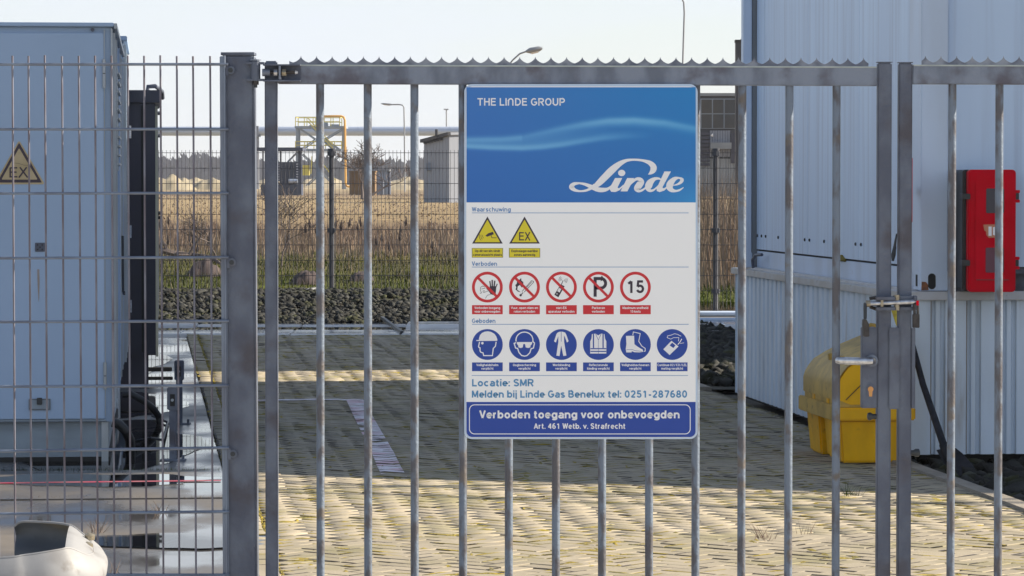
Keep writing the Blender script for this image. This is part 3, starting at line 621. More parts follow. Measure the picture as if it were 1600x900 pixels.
def build_fence():
    x1 = WX(357, YG); Y = YG - .035
    t = thing('mesh_fence', 'galvanised wire mesh fence panel left of the gate post', 'fence', (WX(340, YG), YG, 0))
    xs = [19.5, 44.5, 70, 96.7, 123, 148.3, 174, 199.5, 225, 250.3, 276, 301.3, 328, 352.3]
    xs = [19.5 - 25.62 * k for k in range(78, 0, -1)] + xs
    zt = WZ(87.5, YG)
    for x in xs:
        X = WX(x + 2 * (x < 345), Y); tl = R.uniform(-.0015, .0015)
        MB().tube((X + .003 + tl, Y, .03), (X - .002, Y, zt + R.uniform(-.002, .002)), .0031, 6).build('vertical_wire', WIRE if x < 345 else STRIP, t, world=True, smooth=True)
    for py in (100.5, 201.8, 302.2, 403.3, 503, 604, 705, 803, 898.5, 999, 1100):
        pr = {705: 699.5, 803: 799.5, 604: 602.3, 503: 501.5, 403.3: 402, 302.2: 301.7}.get(py, py)
        za, zb = WZ(py, Y), WZ(pr, Y); xa = WX(0, Y); xb = WX(357, Y); xl = xa - 1.95
        for dy in (-.0075, .0075):
            MB().tube((xl, Y + dy, za + (za - zb) * 1.95 / (xb - xa)), (xb, Y + dy, zb), .0041, 8).build('horizontal_wire', STRIP, t, world=True, smooth=True)
    for X in (WX(345, YG) - 2.5,):
        box('post', GALVDK, t, X - .03, X + .03, YG - .02, YG + .04, 0, zt, world=True)

def spikes(mb, x0, x1, xt0, pitch, ytip, ytr, ybase, Y, th=.0015):
    """toothed strip: upright plate whose upper edge is a row of hollow curves between sharp tips"""
    top = []; x = xt0
    while x - pitch > x0: x -= pitch
    first = x; n = 14
    def yy(x):
        u = ((x - first) / pitch) % 1.0; u = min(u, 1 - u) * 2     # 0 at a tip, 1 in the trough
        c = 1 - math.sqrt(max(0, 1 - (1 - u) ** 2)) if u > 0 else 1
        return ytr + (ytip - ytr) * (c ** .7)
    X = []; v = x0
    k = 0
    pts = sorted(set([x0, x1] + [round(first + pitch * (i + f), 3) for i in range(-1, int((x1 - x0) / pitch) + 2) for f in (0, .03, .07, .12, .2, .3, .4, .5, .6, .7, .8, .88, .93, .97) if x0 < first + pitch * (i + f) < x1]))
    sl = lambda px: (px - 470) * .0033
    fr = [W(p, yy(p) + sl(p), Y) for p in pts]; lo = [W(p, ybase + sl(p), Y) for p in pts]; m = len(pts)
    vs = fr + lo + [v_ + Vector((0, th * 2, 0)) for v_ in fr + lo]
    fs = []
    for i in range(m - 1):
        fs += [(i, i + 1, m + i + 1, m + i), (2 * m + i + 1, 2 * m + i, 3 * m + i, 3 * m + i + 1), (i + 1, i, 2 * m + i, 2 * m + i + 1)]
    fs += [(0, m, 3 * m, 2 * m), (m - 1, 3 * m - 1, 4 * m - 1, 2 * m - 1)]
    mb.add(vs, fs)

def rail(name, t, xa, xb, ya, yb_, m=GALV):
    """rail with a slight fall to the right, between picture columns"""
    Y0, Y1 = YG - .02, YG + .02; sl = lambda px: (px - 470) * .0033
    vs = []
    for Y in (Y0, Y1):
        for px, py in ((xa, ya), (xb, ya), (xb, yb_), (xa, yb_)):
            X, Z = WX(px, YG), WZ(py + sl(px), YG); vs.append((X, Y, Z))
    return MB().add(vs, [(0, 1, 2, 3), (7, 6, 5, 4), (0, 4, 5, 1), (1, 5, 6, 2), (2, 6, 7, 3), (3, 7, 4, 0)]).build(name, m, t, world=True, bevel=.003)

def build_gates():
    t = thing('gate_leaf', 'wide galvanised bar gate leaf carrying the site sign', 'gate', (WX(425, YG), YG, 0))
    def stile(p, a, b, top, t, m=GALVDK): return box(p, m, t, WX(a, YG), WX(b, YG), YG - .0205, YG + .0205, .06, WZ(top, YG), world=True, bevel=.004)
    stile('stile', 414.5, 434, 95.5, t)
    s = stile('stile', 1369.8, 1391.8, 98, t); box('stile_cap', GALVDK, s, WX(1369, YG), WX(1392.6, YG), YG - .022, YG + .022, WZ(98, YG), WZ(96.8, YG), world=True)
    rail('top_rail', t, 434.3, 1369.5, 101.5, 131.5)
    rail('bottom_rail', t, 434.3, 1369.5, 1040, 1072)
    for px in (500.5, 574.8, 647.7, 722.8, 795, 868.7, 941, 1014, 1087.5, 1159.5, 1233, 1306.5):
        b = MB(); zt = WZ(131.4 + (px - 470) * .0033, YG); zb = WZ(1041, YG); d = R.uniform(-.0015, .0015)
        b.tube((WX(px, YG) + d, YG, zb), (WX(px, YG), YG, zt), .01235, 18)
        b.build('bar', GALVBAR, t, world=True, smooth=True)
    mb = MB(); spikes(mb, 452, 1357, 470.2, 24.42, 87.2, 97.6, 103.4, YG); mb.build('spike_strip', SPIKE, t, world=True)
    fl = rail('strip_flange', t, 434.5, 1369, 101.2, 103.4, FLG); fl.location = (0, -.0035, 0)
    # adjustable hinge: channel, eye bolt, nuts, washer
    c = MB(); xa, xb = WX(413.5, YG), WX(471, YG); y0, y1 = YG - .062, YG - .0215; za, zb = WZ(128, YG), WZ(101.3, YG)
    c.box(xa + .02, xb, y1 - .003, y1, za, zb).box(xa, xb, y0, y1 - .0032, zb - .004, zb).box(xa, xb, y0, y1 - .0032, za, za + .004)
    ch = c.build('hinge_channel', GALVDK, t, world=True)
    zc = WZ(114, YG); yc = YG - .045
    MB().tube((WX(412, YG), yc, zc), (WX(424, YG), yc, zc), .0115, 16).build('hinge_sleeve', GALV, t, world=True, smooth=True)
    MB().tube((WX(424, YG), yc, zc), (WX(463, YG), yc, zc), .0052, 12).build('threaded_rod', PADL, t, world=True, smooth=True)
    MB().tube((WX(463, YG), yc, zc), (WX(467, YG), yc, zc), .0065, 12, .004).build('rod_end', STEEL, t, world=True)
    for a, b, m in ((430, 435.5, STEEL), (442.5, 449, ZINC)): MB().tube((WX(a, YG), yc, zc), (WX(b, YG), yc, zc), .0118, 6).build('nut', m, t, world=True)
    box('washer_plate', GALV, t, WX(438, YG), WX(441, YG), yc - .017, yc + .017, WZ(125, YG), WZ(101.6, YG) - .0045, world=True)
    # lock
    lx0, lx1, ly0, ly1 = 1346, 1369.6, 511.5, 637
    l = box('lock_case', GALVDK, t, WX(lx0, YG), WX(lx1, YG), YG - .0225, YG + .0225, WZ(ly1, YG), WZ(ly0, YG), world=True, bevel=.002)
    yf = YG - .0225
    ZH = WZ(563, YG)
    pth = [Vector((WX(x, YG), yf - d, WZ(y, YG))) for x, y, d in ((1361, 563, -.002), (1361, 563, .03), (1358, 563, .042), (1345, 562.8, .047), (1320, 562, .047), (1309, 561.7, .046), (1305, 561.5, .04))]
    MB().path(pth, [.0115, .0115, .012, .0118, .0115, .0112, .009], 14).build('lever_handle', STEEL, t, world=True, smooth=True)
    MB().tube((WX(1361, YG), yf - .006, ZH), (WX(1361, YG), yf, ZH), .019, 20).build('handle_rose', GALV, t, world=True)
    e = MB(); ex = WX(1359.7, YG); ez = WZ(611, YG)
    e.prism([(ex + .0105 * math.cos(a) * 1, ez + .0 + (.0105 if math.sin(a) > 0 else .0105) * math.sin(a) + (.011 if math.sin(a) > 0 else -.011)) for a in np.linspace(0, 2 * PI, 21)[:-1]], yf - .004, yf).build('escutcheon', GALVDK, t, world=True)
    k = MB(); r1 = .0085; pts = [(ex + r1 * math.cos(rad(a)), ez + .007 + r1 * math.sin(rad(a))) for a in range(-50, 231, 20)] + [(ex - .0045, ez - .015), (ex + .0045, ez - .015)]
    k.prism(pts, yf - .0055, yf - .0041).build('key_cylinder', BRASS, t, world=True)
    MB().tube((WX(1370, YG), YG - .01, WZ(650.5, YG)), (WX(1362, YG), YG - .01, WZ(650.5, YG)), .008, 12).path([(WX(1364, YG), YG - .01, WZ(650.5, YG)), (WX(1360, YG), YG - .01, WZ(650.3, YG)), (WX(1356.5, YG), YG - .01, WZ(650.3, YG)), (WX(1355.3, YG), YG - .01, WZ(650.3, YG))], [.008, .0125, .011, .006], 12).build('stop_buffer', KNOB, t, world=True, smooth=True)
    box('cover_plate', GALVDK, t, WX(1388, YG), WX(1405, YG), YG - .027, YG - .0225, WZ(638.5, YG), WZ(511, YG), world=True, bevel=.002)
    # bolt and brackets that clamp both stiles
    zb_ = WZ(473.5, YG)
    MB().tube((WX(1357, YG), YG - .055, zb_), (WX(1429, YG), YG - .055, zb_ + .006), .0075, 12).build('locking_bar', STEEL, t, world=True, smooth=True)
    MB().tube((WX(1350.5, YG), YG - .055, zb_), (WX(1357.3, YG), YG - .055, zb_), .0105, 10).build('bar_eye', ZINC, t, world=True)
    for (a, b) in ((463, 468.5), (479, 484)):
        box('latch_bracket', GALVDK, t, WX(1366, YG), WX(1396, YG), YG - .062, YG + .03, WZ(b, YG), WZ(a, YG), world=True, bevel=.001)
    box('bracket_arm', ZINC, t, WX(1373, YG), WX(1377, YG), YG - .068, YG - .042, WZ(478, YG), WZ(468, YG), world=True)
    MB().tube((WX(1399, YG), YG - .05, WZ(484, YG)), (WX(1399, YG), YG - .05, WZ(460, YG)), .0085, 12).build('latch_pin', ZINC, t, world=True, smooth=True)
    MB().tube((WX(1357, YG), YG - .035, WZ(466, YG)), (WX(1368, YG), YG - .035, WZ(464, YG)), .005, 8).build('bracket_bolt', PADL, t, world=True)
    MB().tube((WX(1357.5, YG), YG - .035, WZ(478.5, YG)), (WX(1368, YG), YG - .035, WZ(482.5, YG)), .005, 8).build('bracket_bolt', PADL, t, world=True)
    # right leaf
    g = thing('gate_leaf', 'galvanised bar gate leaf at the right edge, without a sign', 'gate', (WX(1412, YG), YG, 0))
    s = stile('stile', 1402.6, 1423.8, 98.5, g); box('stile_cap', GALVDK, s, WX(1402, YG), WX(1424.5, YG), YG - .022, YG + .022, WZ(98.5, YG), WZ(97.2, YG), world=True)
    stile('stile', 2200, 2221, 98.5, g)
    rail('top_rail', g, 1424.1, 2199.7, 98.5, 128.5); rail('bottom_rail', g, 1424.1, 2199.7, 1037, 1069)
    for k_ in range(10):
        px = 1487.3 + 73.5 * k_
        MB().tube((WX(px, YG) + R.uniform(-.002, .002), YG, WZ(1042, YG)), (WX(px, YG), YG, WZ(128.4 + (px - 470) * .0033, YG)), .01235, 18).build('bar', GALVBAR, g, world=True, smooth=True)
    mb = MB(); spikes(mb, 1440, 2190, 1446, 24.42, 84, 94.4, 100.2, YG); mb.build('spike_strip', SPIKE, g, world=True)
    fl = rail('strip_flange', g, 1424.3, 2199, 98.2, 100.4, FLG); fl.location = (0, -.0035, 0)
    box('lock_keeper', GALVDK, g, WX(1423.9, YG), WX(1429.5, YG), YG - .0225, YG + .0225, WZ(637.5, YG), WZ(512, YG), world=True, bevel=.001)
    for (a, b) in ((462, 468), (479, 484.5)):
        box('latch_bracket', GALVDK, g, WX(1397, YG), WX(1428, YG), YG - .045, YG + .03, WZ(b, YG), WZ(a, YG), world=True, bevel=.001)
    box('bracket_end', GALVDK, g, WX(1424.5, YG), WX(1430, YG), YG - .062, YG - .0226, WZ(483, YG), WZ(461, YG), world=True, bevel=.002)
    MB().tube((WX(1423.5, YG), YG - .01, WZ(707, YG)), (WX(1430, YG), YG - .01, WZ(707, YG)), .0085, 12).path([(WX(1427, YG), YG - .01, WZ(707, YG)), (WX(1431, YG), YG - .01, WZ(707, YG)), (WX(1436.5, YG), YG - .01, WZ(707, YG)), (WX(1438, YG), YG - .01, WZ(707, YG))], [.008, .0125, .012, .006], 12).build('stop_buffer', KNOB, g, world=True, smooth=True)

def build_padlocks():
    grp = 'padlocks on the gate latch'
    Y = YG - .06
    a = thing('padlock', 'old padlock hanging edge-on from the left end of the latch bar', 'padlock', (WX(1353, Y), Y, WZ(499, Y)), group=grp)
    MB().path([(WX(1352, Y), Y - .012, WZ(498, Y)), (WX(1352.2, Y), Y - .012, WZ(480, Y)), (WX(1352, Y), Y - .006, WZ(475, Y)), (WX(1352, Y), Y + .008, WZ(474.5, Y)), (WX(1352.3, Y), Y + .014, WZ(480, Y)), (WX(1352.5, Y), Y + .014, WZ(498, Y))], .0042, 8).build('shackle', KNOB, a, world=True, smooth=True)
    b = MB().prism([(WX(x, Y), WZ(y, Y)) for x, y in ((1348.5, 499), (1353, 498.2), (1357.5, 506.5), (1357.8, 525.5), (1349.5, 525.8), (1348, 507))], Y - .022, Y + .022).build('lock_body', PADL, a, world=True, bevel=.0015)
    c = thing('padlock', 'dark square padlock hanging from the right end of the latch bar', 'padlock', (WX(1431.5, Y), Y, WZ(490.5, Y)), group=grp)
    MB().path([(WX(1429.5, Y), Y, WZ(491, Y)), (WX(1429, Y), Y, WZ(478, Y)), (WX(1429.6, Y), Y, WZ(474.5, Y)), (WX(1432, Y), Y, WZ(473.4, Y)), (WX(1434.2, Y), Y, WZ(475, Y)), (WX(1434.6, Y), Y, WZ(491, Y))], .0042, 8).build('shackle', PADL, c, world=True, smooth=True)
    box('lock_body', PADL, c, WX(1426.3, Y), WX(1436.8, Y), Y - .01, Y + .01, WZ(512, Y), WZ(490.5, Y), world=True, bevel=.0015)
    box('red_tag', REDP, c, WX(1431.5, Y), WX(1435.5, Y), Y - .012, Y - .008, WZ(477, Y), WZ(469.5, Y), world=True)

def build_guardrail():
    t = thing('guardrail_end', 'rounded white end of a crash barrier in front of the wire fence', 'guardrail', (WX(60, 9.9), 9.9, 0))
    # plan of the bent plate (picture column, distance) with the picture rows of its upper and lower edge
    P = [(-500, 9.80, 893, 1020), (-200, 9.80, 882, 1008), (0, 9.80, 872.5, 998), (40, 9.81, 868, 994), (75, 9.82, 863, 990), (100, 9.84, 859, 985), (112, 9.86, 857, 980), (128, 9.89, 862, 970), (142, 9.94, 867, 955), (150, 10.00, 866, 940), (153, 10.08, 863, 925), (153, 10.14, 857, 912), (151, 10.21, 850, 905), (143, 10.28, 840, 900), (131, 10.35, 830, 893), (118, 10.40, 821.5, 886), (95, 10.42, 817, 880), (62, 10.43, 814.8, 875), (34, 10.43, 814.8, 872), (23, 10.43, 822, 870)]
    # smooth the outline
    Q = []
    for i in range(len(P) - 1):
        p = [np.array(P[max(0, min(len(P) - 1, i + d))], float) for d in (-1, 0, 1, 2)]
        for s in np.linspace(0, 1, 5)[:-1]: Q.append(.5 * (2 * p[1] + (p[2] - p[0]) * s + (2 * p[0] - 5 * p[1] + 4 * p[2] - p[3]) * s * s + (3 * p[1] - p[0] - 3 * p[2] + p[3]) * s ** 3))
    Q.append(np.array(P[-1], float)); K = 7; vs = []; m = len(Q)
    def pt(i, j, off):
        x, Y, a, b = Q[i]; u = j / (K - 1); q = W(x, a, Y); z = q.z + (W(x, b, Y).z - q.z) * u
        a0, a1 = Q[max(0, i - 1)], Q[min(m - 1, i + 1)]; p0, p1 = W(a0[0], 286, a0[1]), W(a1[0], 286, a1[1]); d = (p1 - p0); d.z = 0; d.normalize(); n = Vector((d.y, -d.x, 0))
        bul = .028 * math.sin(PI * min(1, u * 1.3)) - .012 * (u < .02)
        return Vector((q.x, q.y, z)) + n * (bul + off)
    o = MB(); o.add([pt(i, j, 0) for i in range(m) for j in range(K)], [(i * K + j, (i + 1) * K + j, (i + 1) * K + j + 1, i * K + j + 1) for i in range(m - 1) for j in range(K - 1)])
    o.build('outer_plate', WHP, t, world=True, smooth=True)
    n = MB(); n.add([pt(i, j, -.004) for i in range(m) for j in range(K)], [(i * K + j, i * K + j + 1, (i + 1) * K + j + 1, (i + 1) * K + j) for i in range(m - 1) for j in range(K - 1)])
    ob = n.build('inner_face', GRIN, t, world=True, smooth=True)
    e = MB(); e.path([pt(i, 0, -.002) for i in range(m)], .0035, 6); e.build('rolled_edge', WHP, t, world=True, smooth=True)
    # cover the nose from the upper edge at the back to the edge at the front
    top = []
    A = [i for i in range(m) if Q[i][1] <= 10.11 and Q[i][0] > 104]; B = [i for i in range(m) if Q[i][1] > 10.11 and Q[i][0] > 109]
    A = A; B = B[::-1]; k = 16
    ga = [pt(A[int(round(i * (len(A) - 1) / (k - 1)))], 0, -.001) for i in range(k)]; gb = [pt(B[int(round(i * (len(B) - 1) / (k - 1)))], 0, -.001) for i in range(k)]
    vs = []; fs = []
    for i in range(k):
        for j in range(6):
            u = j / 5; q = ga[i].lerp(gb[i], u); q.z += .01 * math.sin(PI * u) * (1 - i / (k - 1)); vs.append(q)
    for i in range(k - 1):
        for j in range(5): fs.append((i * 6 + j, (i + 1) * 6 + j, (i + 1) * 6 + j + 1, i * 6 + j + 1))
    MB().add(vs, fs).build('nose_cover', WHP, t, world=True, smooth=True)
    for px, py, Y in ((140, 836, 10.25), (137, 850, 10.14)):
        q = W(px, py, Y); MB().path([q + Vector((0, 0, -.012)), q + Vector((.001, -.002, .001)), q + Vector((.002, -.003, .005))], [.015, .0145, .006], 12).build('bolt_head', ZINC, t, world=True, smooth=True)
    for X in (-3.2, -1.66):
        box('barrier_post', GALVDK, t, X, X + .06, 9.9, 10.02, 0, .45, world=True)
# ------------------------------------------------------------------ ground of the site; PHI is the turn of the yard against the picture
PHI = rad(5.85); cph, sph = math.cos(PHI), math.sin(PHI)
def uv(p): return (p[0] * cph + p[1] * sph, -p[0] * sph + p[1] * cph)
def xy(u, v): return (u * cph - v * sph, u * sph + v * cph)
U0, U1, UK = .45, 4.35, 4.47
def structure(o): o['kind'] = 'structure'; return o
def build_ground():
    g = MB().add([(-700, -60, -.07), (700, -60, -.07), (700, 47.2, -.07), (-700, 47.2, -.07)], [(0, 1, 2, 3)]).build('ground', SOIL); structure(g)
    # near road in front of the gate, outside the picture
    r = box('forecourt', mat('forecourt_concrete', (.46, .43, .38), .9, 0, (.4, .37, .33), 3, bump=.4, bscale=80), None, -16, 16, -14, 11.9, -.06, -.002); structure(r)
    # block paving
    root = bpy.data.objects.new('block_paving', None); COL.objects.link(root); root.rotation_euler = (0, 0, PHI); structure(root)
    MB().add([(U0 - .003, 12.0, -.022), (UK, 12.0, -.022), (UK + .1, 41.5, -.022), (U0 - .003, 41.5, -.022)], [(0, 1, 2, 3)]).build('joint_fill', MOSS, root)
    w = .105; c45 = math.sqrt(.5); items = []
    V0, V1 = 12.4, 39.6
    N = int(34 / w)
    for j in range(-N, N):
        for i4 in range(-N // 4, N // 4 + 1):
            for kind in (0, 1):
                cx, cy = (4 * i4 + j + 1, j + .5) if kind == 0 else (4 * i4 + j + 2.5, j)
                a, b = cx * w, cy * w; u, v = (a - b) * c45 + 2.4, (a + b) * c45 + 26
                if U0 + .06 < u < U1 + .02 and V0 < v < V1: items.append((u, v, 45 + 90 * kind))
    for k in range(int((V1 - V0) / .215)):           # header row along the slab
        items.append((U0 + .056, V0 + k * .215 + .1, 90))
    gz = lambda u, v: .009 * mnoise.noise(Vector((u * 1.1, v * .9, 0))) + .004 * mnoise.noise(Vector((u * 3.1, v * 2.7, 4))) - .004
    for it in range(len(items)): items[it] = (*items[it], R.random(), (.005 if abs(items[it][0] - U0 - .056) < 1e-6 else 0) + gz(*items[it][:2]) + R.gauss(0, .0009), R.gauss(0, .0035), R.gauss(0, .003), R.gauss(0, 1.4)); items[it] = (items[it][0] + R.gauss(0, .0022), items[it][1] + R.gauss(0, .003), *items[it][2:])
    items.sort(key=lambda q: q[1])
    lx, ly, ch = .1022, .0497, .003
    prof = [(-lx, -ly), (lx, -ly), (lx, ly), (-lx, ly)]; pr2 = [(x - math.copysign(ch, x), y - math.copysign(ch, y)) for x, y in prof]
    lv = [(x, y, -.03) for x, y in prof] + [(x, y, -.004) for x, y in prof] + [(x, y, 0) for x, y in pr2]
    lf = [(8, 9, 10, 11)] + [(4 + i, 4 + (i + 1) % 4, 8 + (i + 1) % 4, 8 + i) for i in range(4)] + [(i, (i + 1) % 4, 4 + (i + 1) % 4, 4 + i) for i in range(4)]
    pm = MB().add(lv, lf).build('paver', PAVE, root, bevel=0); n = 0
    marks = [[G(540, 623), G(567, 623), G(636.5, 745.5), G(598, 745.5)], [G(340, 625.6), G(541, 622.6), G(541.5, 624.8), G(340, 628)], [G(340, 751.5), G(600, 740.2), G(602, 744.6), G(340, 756)]]
    marks = [[uv(p) for p in m] for m in marks]
    mv, mv2 = MB(), MB()
    def clip(poly, win):
        ar = sum(win[i][0] * win[(i + 1) % 4][1] - win[(i + 1) % 4][0] * win[i][1] for i in range(4)); win = win if ar > 0 else win[::-1]
        for i in range(4):
            a, b = win[i], win[(i + 1) % 4]; out = []; sd = lambda p: (b[0] - a[0]) * (p[1] - a[1]) - (b[1] - a[1]) * (p[0] - a[0])
            for k in range(len(poly)):
                p, q = poly[k], poly[(k + 1) % len(poly)]; s1, s2 = sd(p), sd(q)
                if s1 >= 0: out.append(p)
                if (s1 >= 0) != (s2 >= 0): t = s1 / (s1 - s2); out.append((p[0] + (q[0] - p[0]) * t, p[1] + (q[1] - p[1]) * t))
            poly = out
            if len(poly) < 3: return []
        return poly
    Vs, Fs, Ts = [], [], []
    LV = np.array(lv); first = True; VIS = []
    for it in items:
        u, v, ang, tone, dz, tx, ty, da = it; c, s = math.cos(rad(ang + da)), math.sin(rad(ang + da))
        X, Y = xy(u, v); vis = abs(X) < .145 * Y and Y > 14.75
        if vis and n < 300:
            o = pm if n == 0 else pm.copy()
            if n: COL.objects.link(o); o.parent = root
            o.location = (u, v, dz); o.rotation_euler = (tx, ty, rad(ang + da)); n += 1
        else:
            P = LV.copy(); P[:, 2] += P[:, 0] * ty + P[:, 1] * tx + dz
            Q = np.stack([P[:, 0] * c - P[:, 1] * s + u, P[:, 0] * s + P[:, 1] * c + v, P[:, 2]], 1); o_ = len(Vs) * 12
            Vs.append(Q); Fs += [tuple(i + o_ for i in f) for f in lf]; Ts += [tone] * 12
        top = [(x * c - y * s + u, x * s + y * c + v) for x, y in pr2]
        for mi, m in enumerate(marks):
            if abs(m[0][0] - u) < 3 and m[0][1] - 9 < v < m[0][1] + 5 and R.random() > .07:
                q = clip(top, m)
                if len(q) >= 3: (mv2 if mi == 2 else mv).add([(a, b, dz + .0035 + (abs(tx) + abs(ty)) * .08) for a, b in q], [tuple(range(len(q)))])
    npmesh('paver_field', np.concatenate(Vs), Fs, PAVE, Ts, root, kind='stuff')
    mo = mv.build('parking_bay_line', MARK, None); mo.rotation_euler = (0, 0, PHI); structure(mo)
    JV, JF, JT = {True: [], False: []}, {True: [], False: []}, {True: [], False: []}
    V, Fc, T = [], [], []
    for u, v, ang, tone, dz, tx, ty, da in items:                 # moss, sand and dirt along the joints
        for e in range(2):
            gm = mnoise.noise(Vector((u * .8 + 5, v * .5, 9))) + R.uniform(-.45, .45)
            if R.random() < .22: continue
            hl = (.105, .0525)[e % 2] * R.uniform(.75, 1.0); off = (.0525, .105)[e % 2] * (1 if e < 2 else -1); a = rad(ang + da + (0 if e % 2 == 0 else 90)); nx, ny = -math.sin(a), math.cos(a)
            sft = R.uniform(-.08, .08) * hl; cx, cy = u + nx * off + math.cos(a) * sft, v + ny * off + math.sin(a) * sft; wd = R.uniform(.0035, .011) * (1.3 if gm > .03 else 1); o_ = len(JV[gm > .03]); L_ = JV[gm > .03]; t = R.random()
            for s_, q in ((-1, 0), (-.85, 1), (.85, 1), (1, 0), (.85, -1), (-.85, -1)):
                j_ = R.uniform(.6, 1.3) if q else 1; L_.append((cx + math.cos(a) * hl * s_ + nx * wd * q * j_, cy + math.sin(a) * hl * s_ + ny * wd * q * j_, .0004 + dz if q else dz - .002)); JT[gm > .03].append(t)
            L_.append((cx, cy, dz + R.uniform(.0008, .0022))); JT[gm > .03].append(t); JF[gm > .03] += [(o_ + q, o_ + (q + 1) % 6, o_ + 6) for q in range(6)]
    for k_, nm, mt in ((True, 'joint_moss', MOSSB), (False, 'joint_dirt', DIRT)):
        o = npmesh(nm, JV[k_], JF[k_], mt, JT[k_], None, kind='stuff'); o.rotation_euler = (0, 0, PHI)
    for _ in range(3000):
        v = 13 + 26 * R.random() ** .8; u = R.uniform(U0 + .1, U1 + .1)
        if mnoise.noise(Vector((u * .9, v * .45, 3))) + R.uniform(-.3, .3) < .02: continue
        a = rad(R.choice((0, 0, 90)) + R.uniform(-6, 6)); L = R.uniform(.015, .11); wd = R.uniform(.004, .012); h = R.uniform(.002, .007); o_ = len(V); t = R.random()
        for q in range(6):
            an = q * PI / 3; px, py = L * math.cos(an), wd * math.sin(an) * 2; V.append((u + px * math.cos(a) - py * math.sin(a), v + px * math.sin(a) + py * math.cos(a), gz(u, v) - .002)); T.append(t)
        V.append((u, v, h + gz(u, v))); T.append(t); Fc += [(o_ + q, o_ + (q + 1) % 6, o_ + 6) for q in range(6)]
    # the mossy seam between header row and field
    for k in range(900):
        v = 13 + R.random() * 27; u = U0 + .112 + R.gauss(0, .006); o_ = len(V); t = R.random(); wd = R.uniform(.003, .012)
        for q in range(6): an = q * PI / 3; V.append((u + wd * math.cos(an), v + wd * 2 * math.sin(an), -.003)); T.append(t)
        V.append((u, v, R.uniform(.003, .012))); T.append(t); Fc += [(o_ + q, o_ + (q + 1) % 6, o_ + 6) for q in range(6)]
    m = npmesh('moss', V, Fc, MOSSB, T, None, kind='stuff'); m.rotation_euler = (0, 0, PHI)
    # kerb stones on the right
    kr = bpy.data.objects.new('kerb', None); COL.objects.link(kr); kr.rotation_euler = (0, 0, PHI); structure(kr)
    KST = mat('kerb_concrete', (.33, .29, .235), .85, 0, (.24, .21, .17), 4, bump=.4, bscale=90, jit=.2)
    k0 = box('kerb_stone', KST, kr, U1 + .012, UK, 0, .988, -.1, .012, bevel=.006); k0.location = (0, 12.5, 0)
    for k in range(1, 9): o = k0.copy(); COL.objects.link(o); o.parent = kr; o.location = (R.uniform(-.003, .003), 12.5 + k, R.uniform(-.003, .003))
    for k in range(11): o = k0.copy(); COL.objects.link(o); o.parent = kr; o.location = (.02 + R.uniform(-.003, .003), 28.2 + k, .004)
    # concrete slabs on the left: dry rows in front, a wet basin behind
    sl = bpy.data.objects.new('slab_yard', None); COL.objects.link(sl); sl.rotation_euler = (0, 0, PHI); structure(sl)
    MB().add([(-9, 12.0, -.03), (U0 - .004, 12.0, -.03), (U0 - .004, 42, -.03), (-9, 42, -.03)], [(0, 1, 2, 3)]).build('joint_fill', MOSS, sl)
    vA = uv(G(345, 731.7))[1]; vB = uv(G(200, 777.5))[1]; vC = uv(G(200, 831.5))[1]; vD = uv(G(200, 905))[1]
    rows = [(12.2, vD, 0), (vD, vC, 0), (vC, vB, 0), (vB, vA, 0)]; kk = 0
    for a, b, _ in rows:
        for c_ in range(4):
            x1 = U0 - 2.6 * c_; x0 = U0 - 2.6 * (c_ + 1)
            box('concrete_slab', SLAB, sl, x0 + .006, x1 - .006, a + .007, b - .007, -.12, -.004 - .003 * ((kk * 7) % 3), bevel=.006); kk += 1
    for a, b in ((vA, 25.6), (25.6, 29.9), (29.9, 34.2), (34.2, 38.6)):
        for c_ in range(3):
            x1 = U0 - 3 * c_; x0 = U0 - 3 * (c_ + 1); box('concrete_slab', SLABW, sl, x0 + .006, x1 - .006, a + .006, b - .006, -.14, -.018, bevel=.006)
    l0, l1 = [uv(G(x, y)) for x, y in ((-60, 756.5), (345, 751.2))]
    ml = MB().add([(l0[0], l0[1], 0), (l1[0], l1[1] - .02, 0), (l1[0], l1[1] + .06, 0), (l0[0], l0[1] + .08, 0)], [(0, 1, 2, 3)]).build('red_ground_line', REDLINE, None); ml.rotation_euler = (0, 0, PHI); ml.location = (0, 0, .001); structure(ml)
    # standing water
    def puddle(name, cu, cv, a, b, z, n=64, seed=0, amp=.22):
        pts = []
        for k in range(n):
            t = 2 * PI * k / n; r = 1 + amp * mnoise.noise(Vector((math.cos(t) * 1.3 + seed, math.sin(t) * 1.3, seed))) * 2 + amp * .5 * mnoise.noise(Vector((math.cos(t) * 4 + seed, math.sin(t) * 4, seed)))
            pts.append((cu + a * r * math.cos(t), cv + b * r * math.sin(t), z))
        o = MB().add(pts, [tuple(range(n))]).build(name, WATER, None); o.rotation_euler = (0, 0, PHI); structure(o)
    c1, c2 = uv(G(150, 845)), uv(G(350, 843)); puddle('puddle', (c1[0] + c2[0]) / 2 + .12, (c1[1] + c2[1]) / 2, .46, .34, .0005, seed=3)
    puddle('puddle', U0 - .75, 22.8, .62, 2.0, -.0145, seed=5, amp=.2); puddle('puddle', U0 - .8, 27.0, .6, 1.5, -.0145, seed=8, amp=.3); puddle('puddle', U0 - 1.0, 33.6, .8, 3.6, -.0145, seed=12)
    puddle('puddle', U0 - .7, 19.9, .62, .42, .0005, seed=15)
    # wet kerbs across the far end of the paving
    fk = bpy.data.objects.new('far_kerb', None); COL.objects.link(fk); structure(fk)
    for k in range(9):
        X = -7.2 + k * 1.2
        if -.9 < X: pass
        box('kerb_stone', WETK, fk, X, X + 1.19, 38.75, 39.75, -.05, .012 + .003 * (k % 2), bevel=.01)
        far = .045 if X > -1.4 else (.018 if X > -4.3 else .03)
        box('kerb_stone', WETK, fk, X, X + 1.19, 40.45 if X > -1.4 else 40.9, 41.3, -.05, far, bevel=.012)
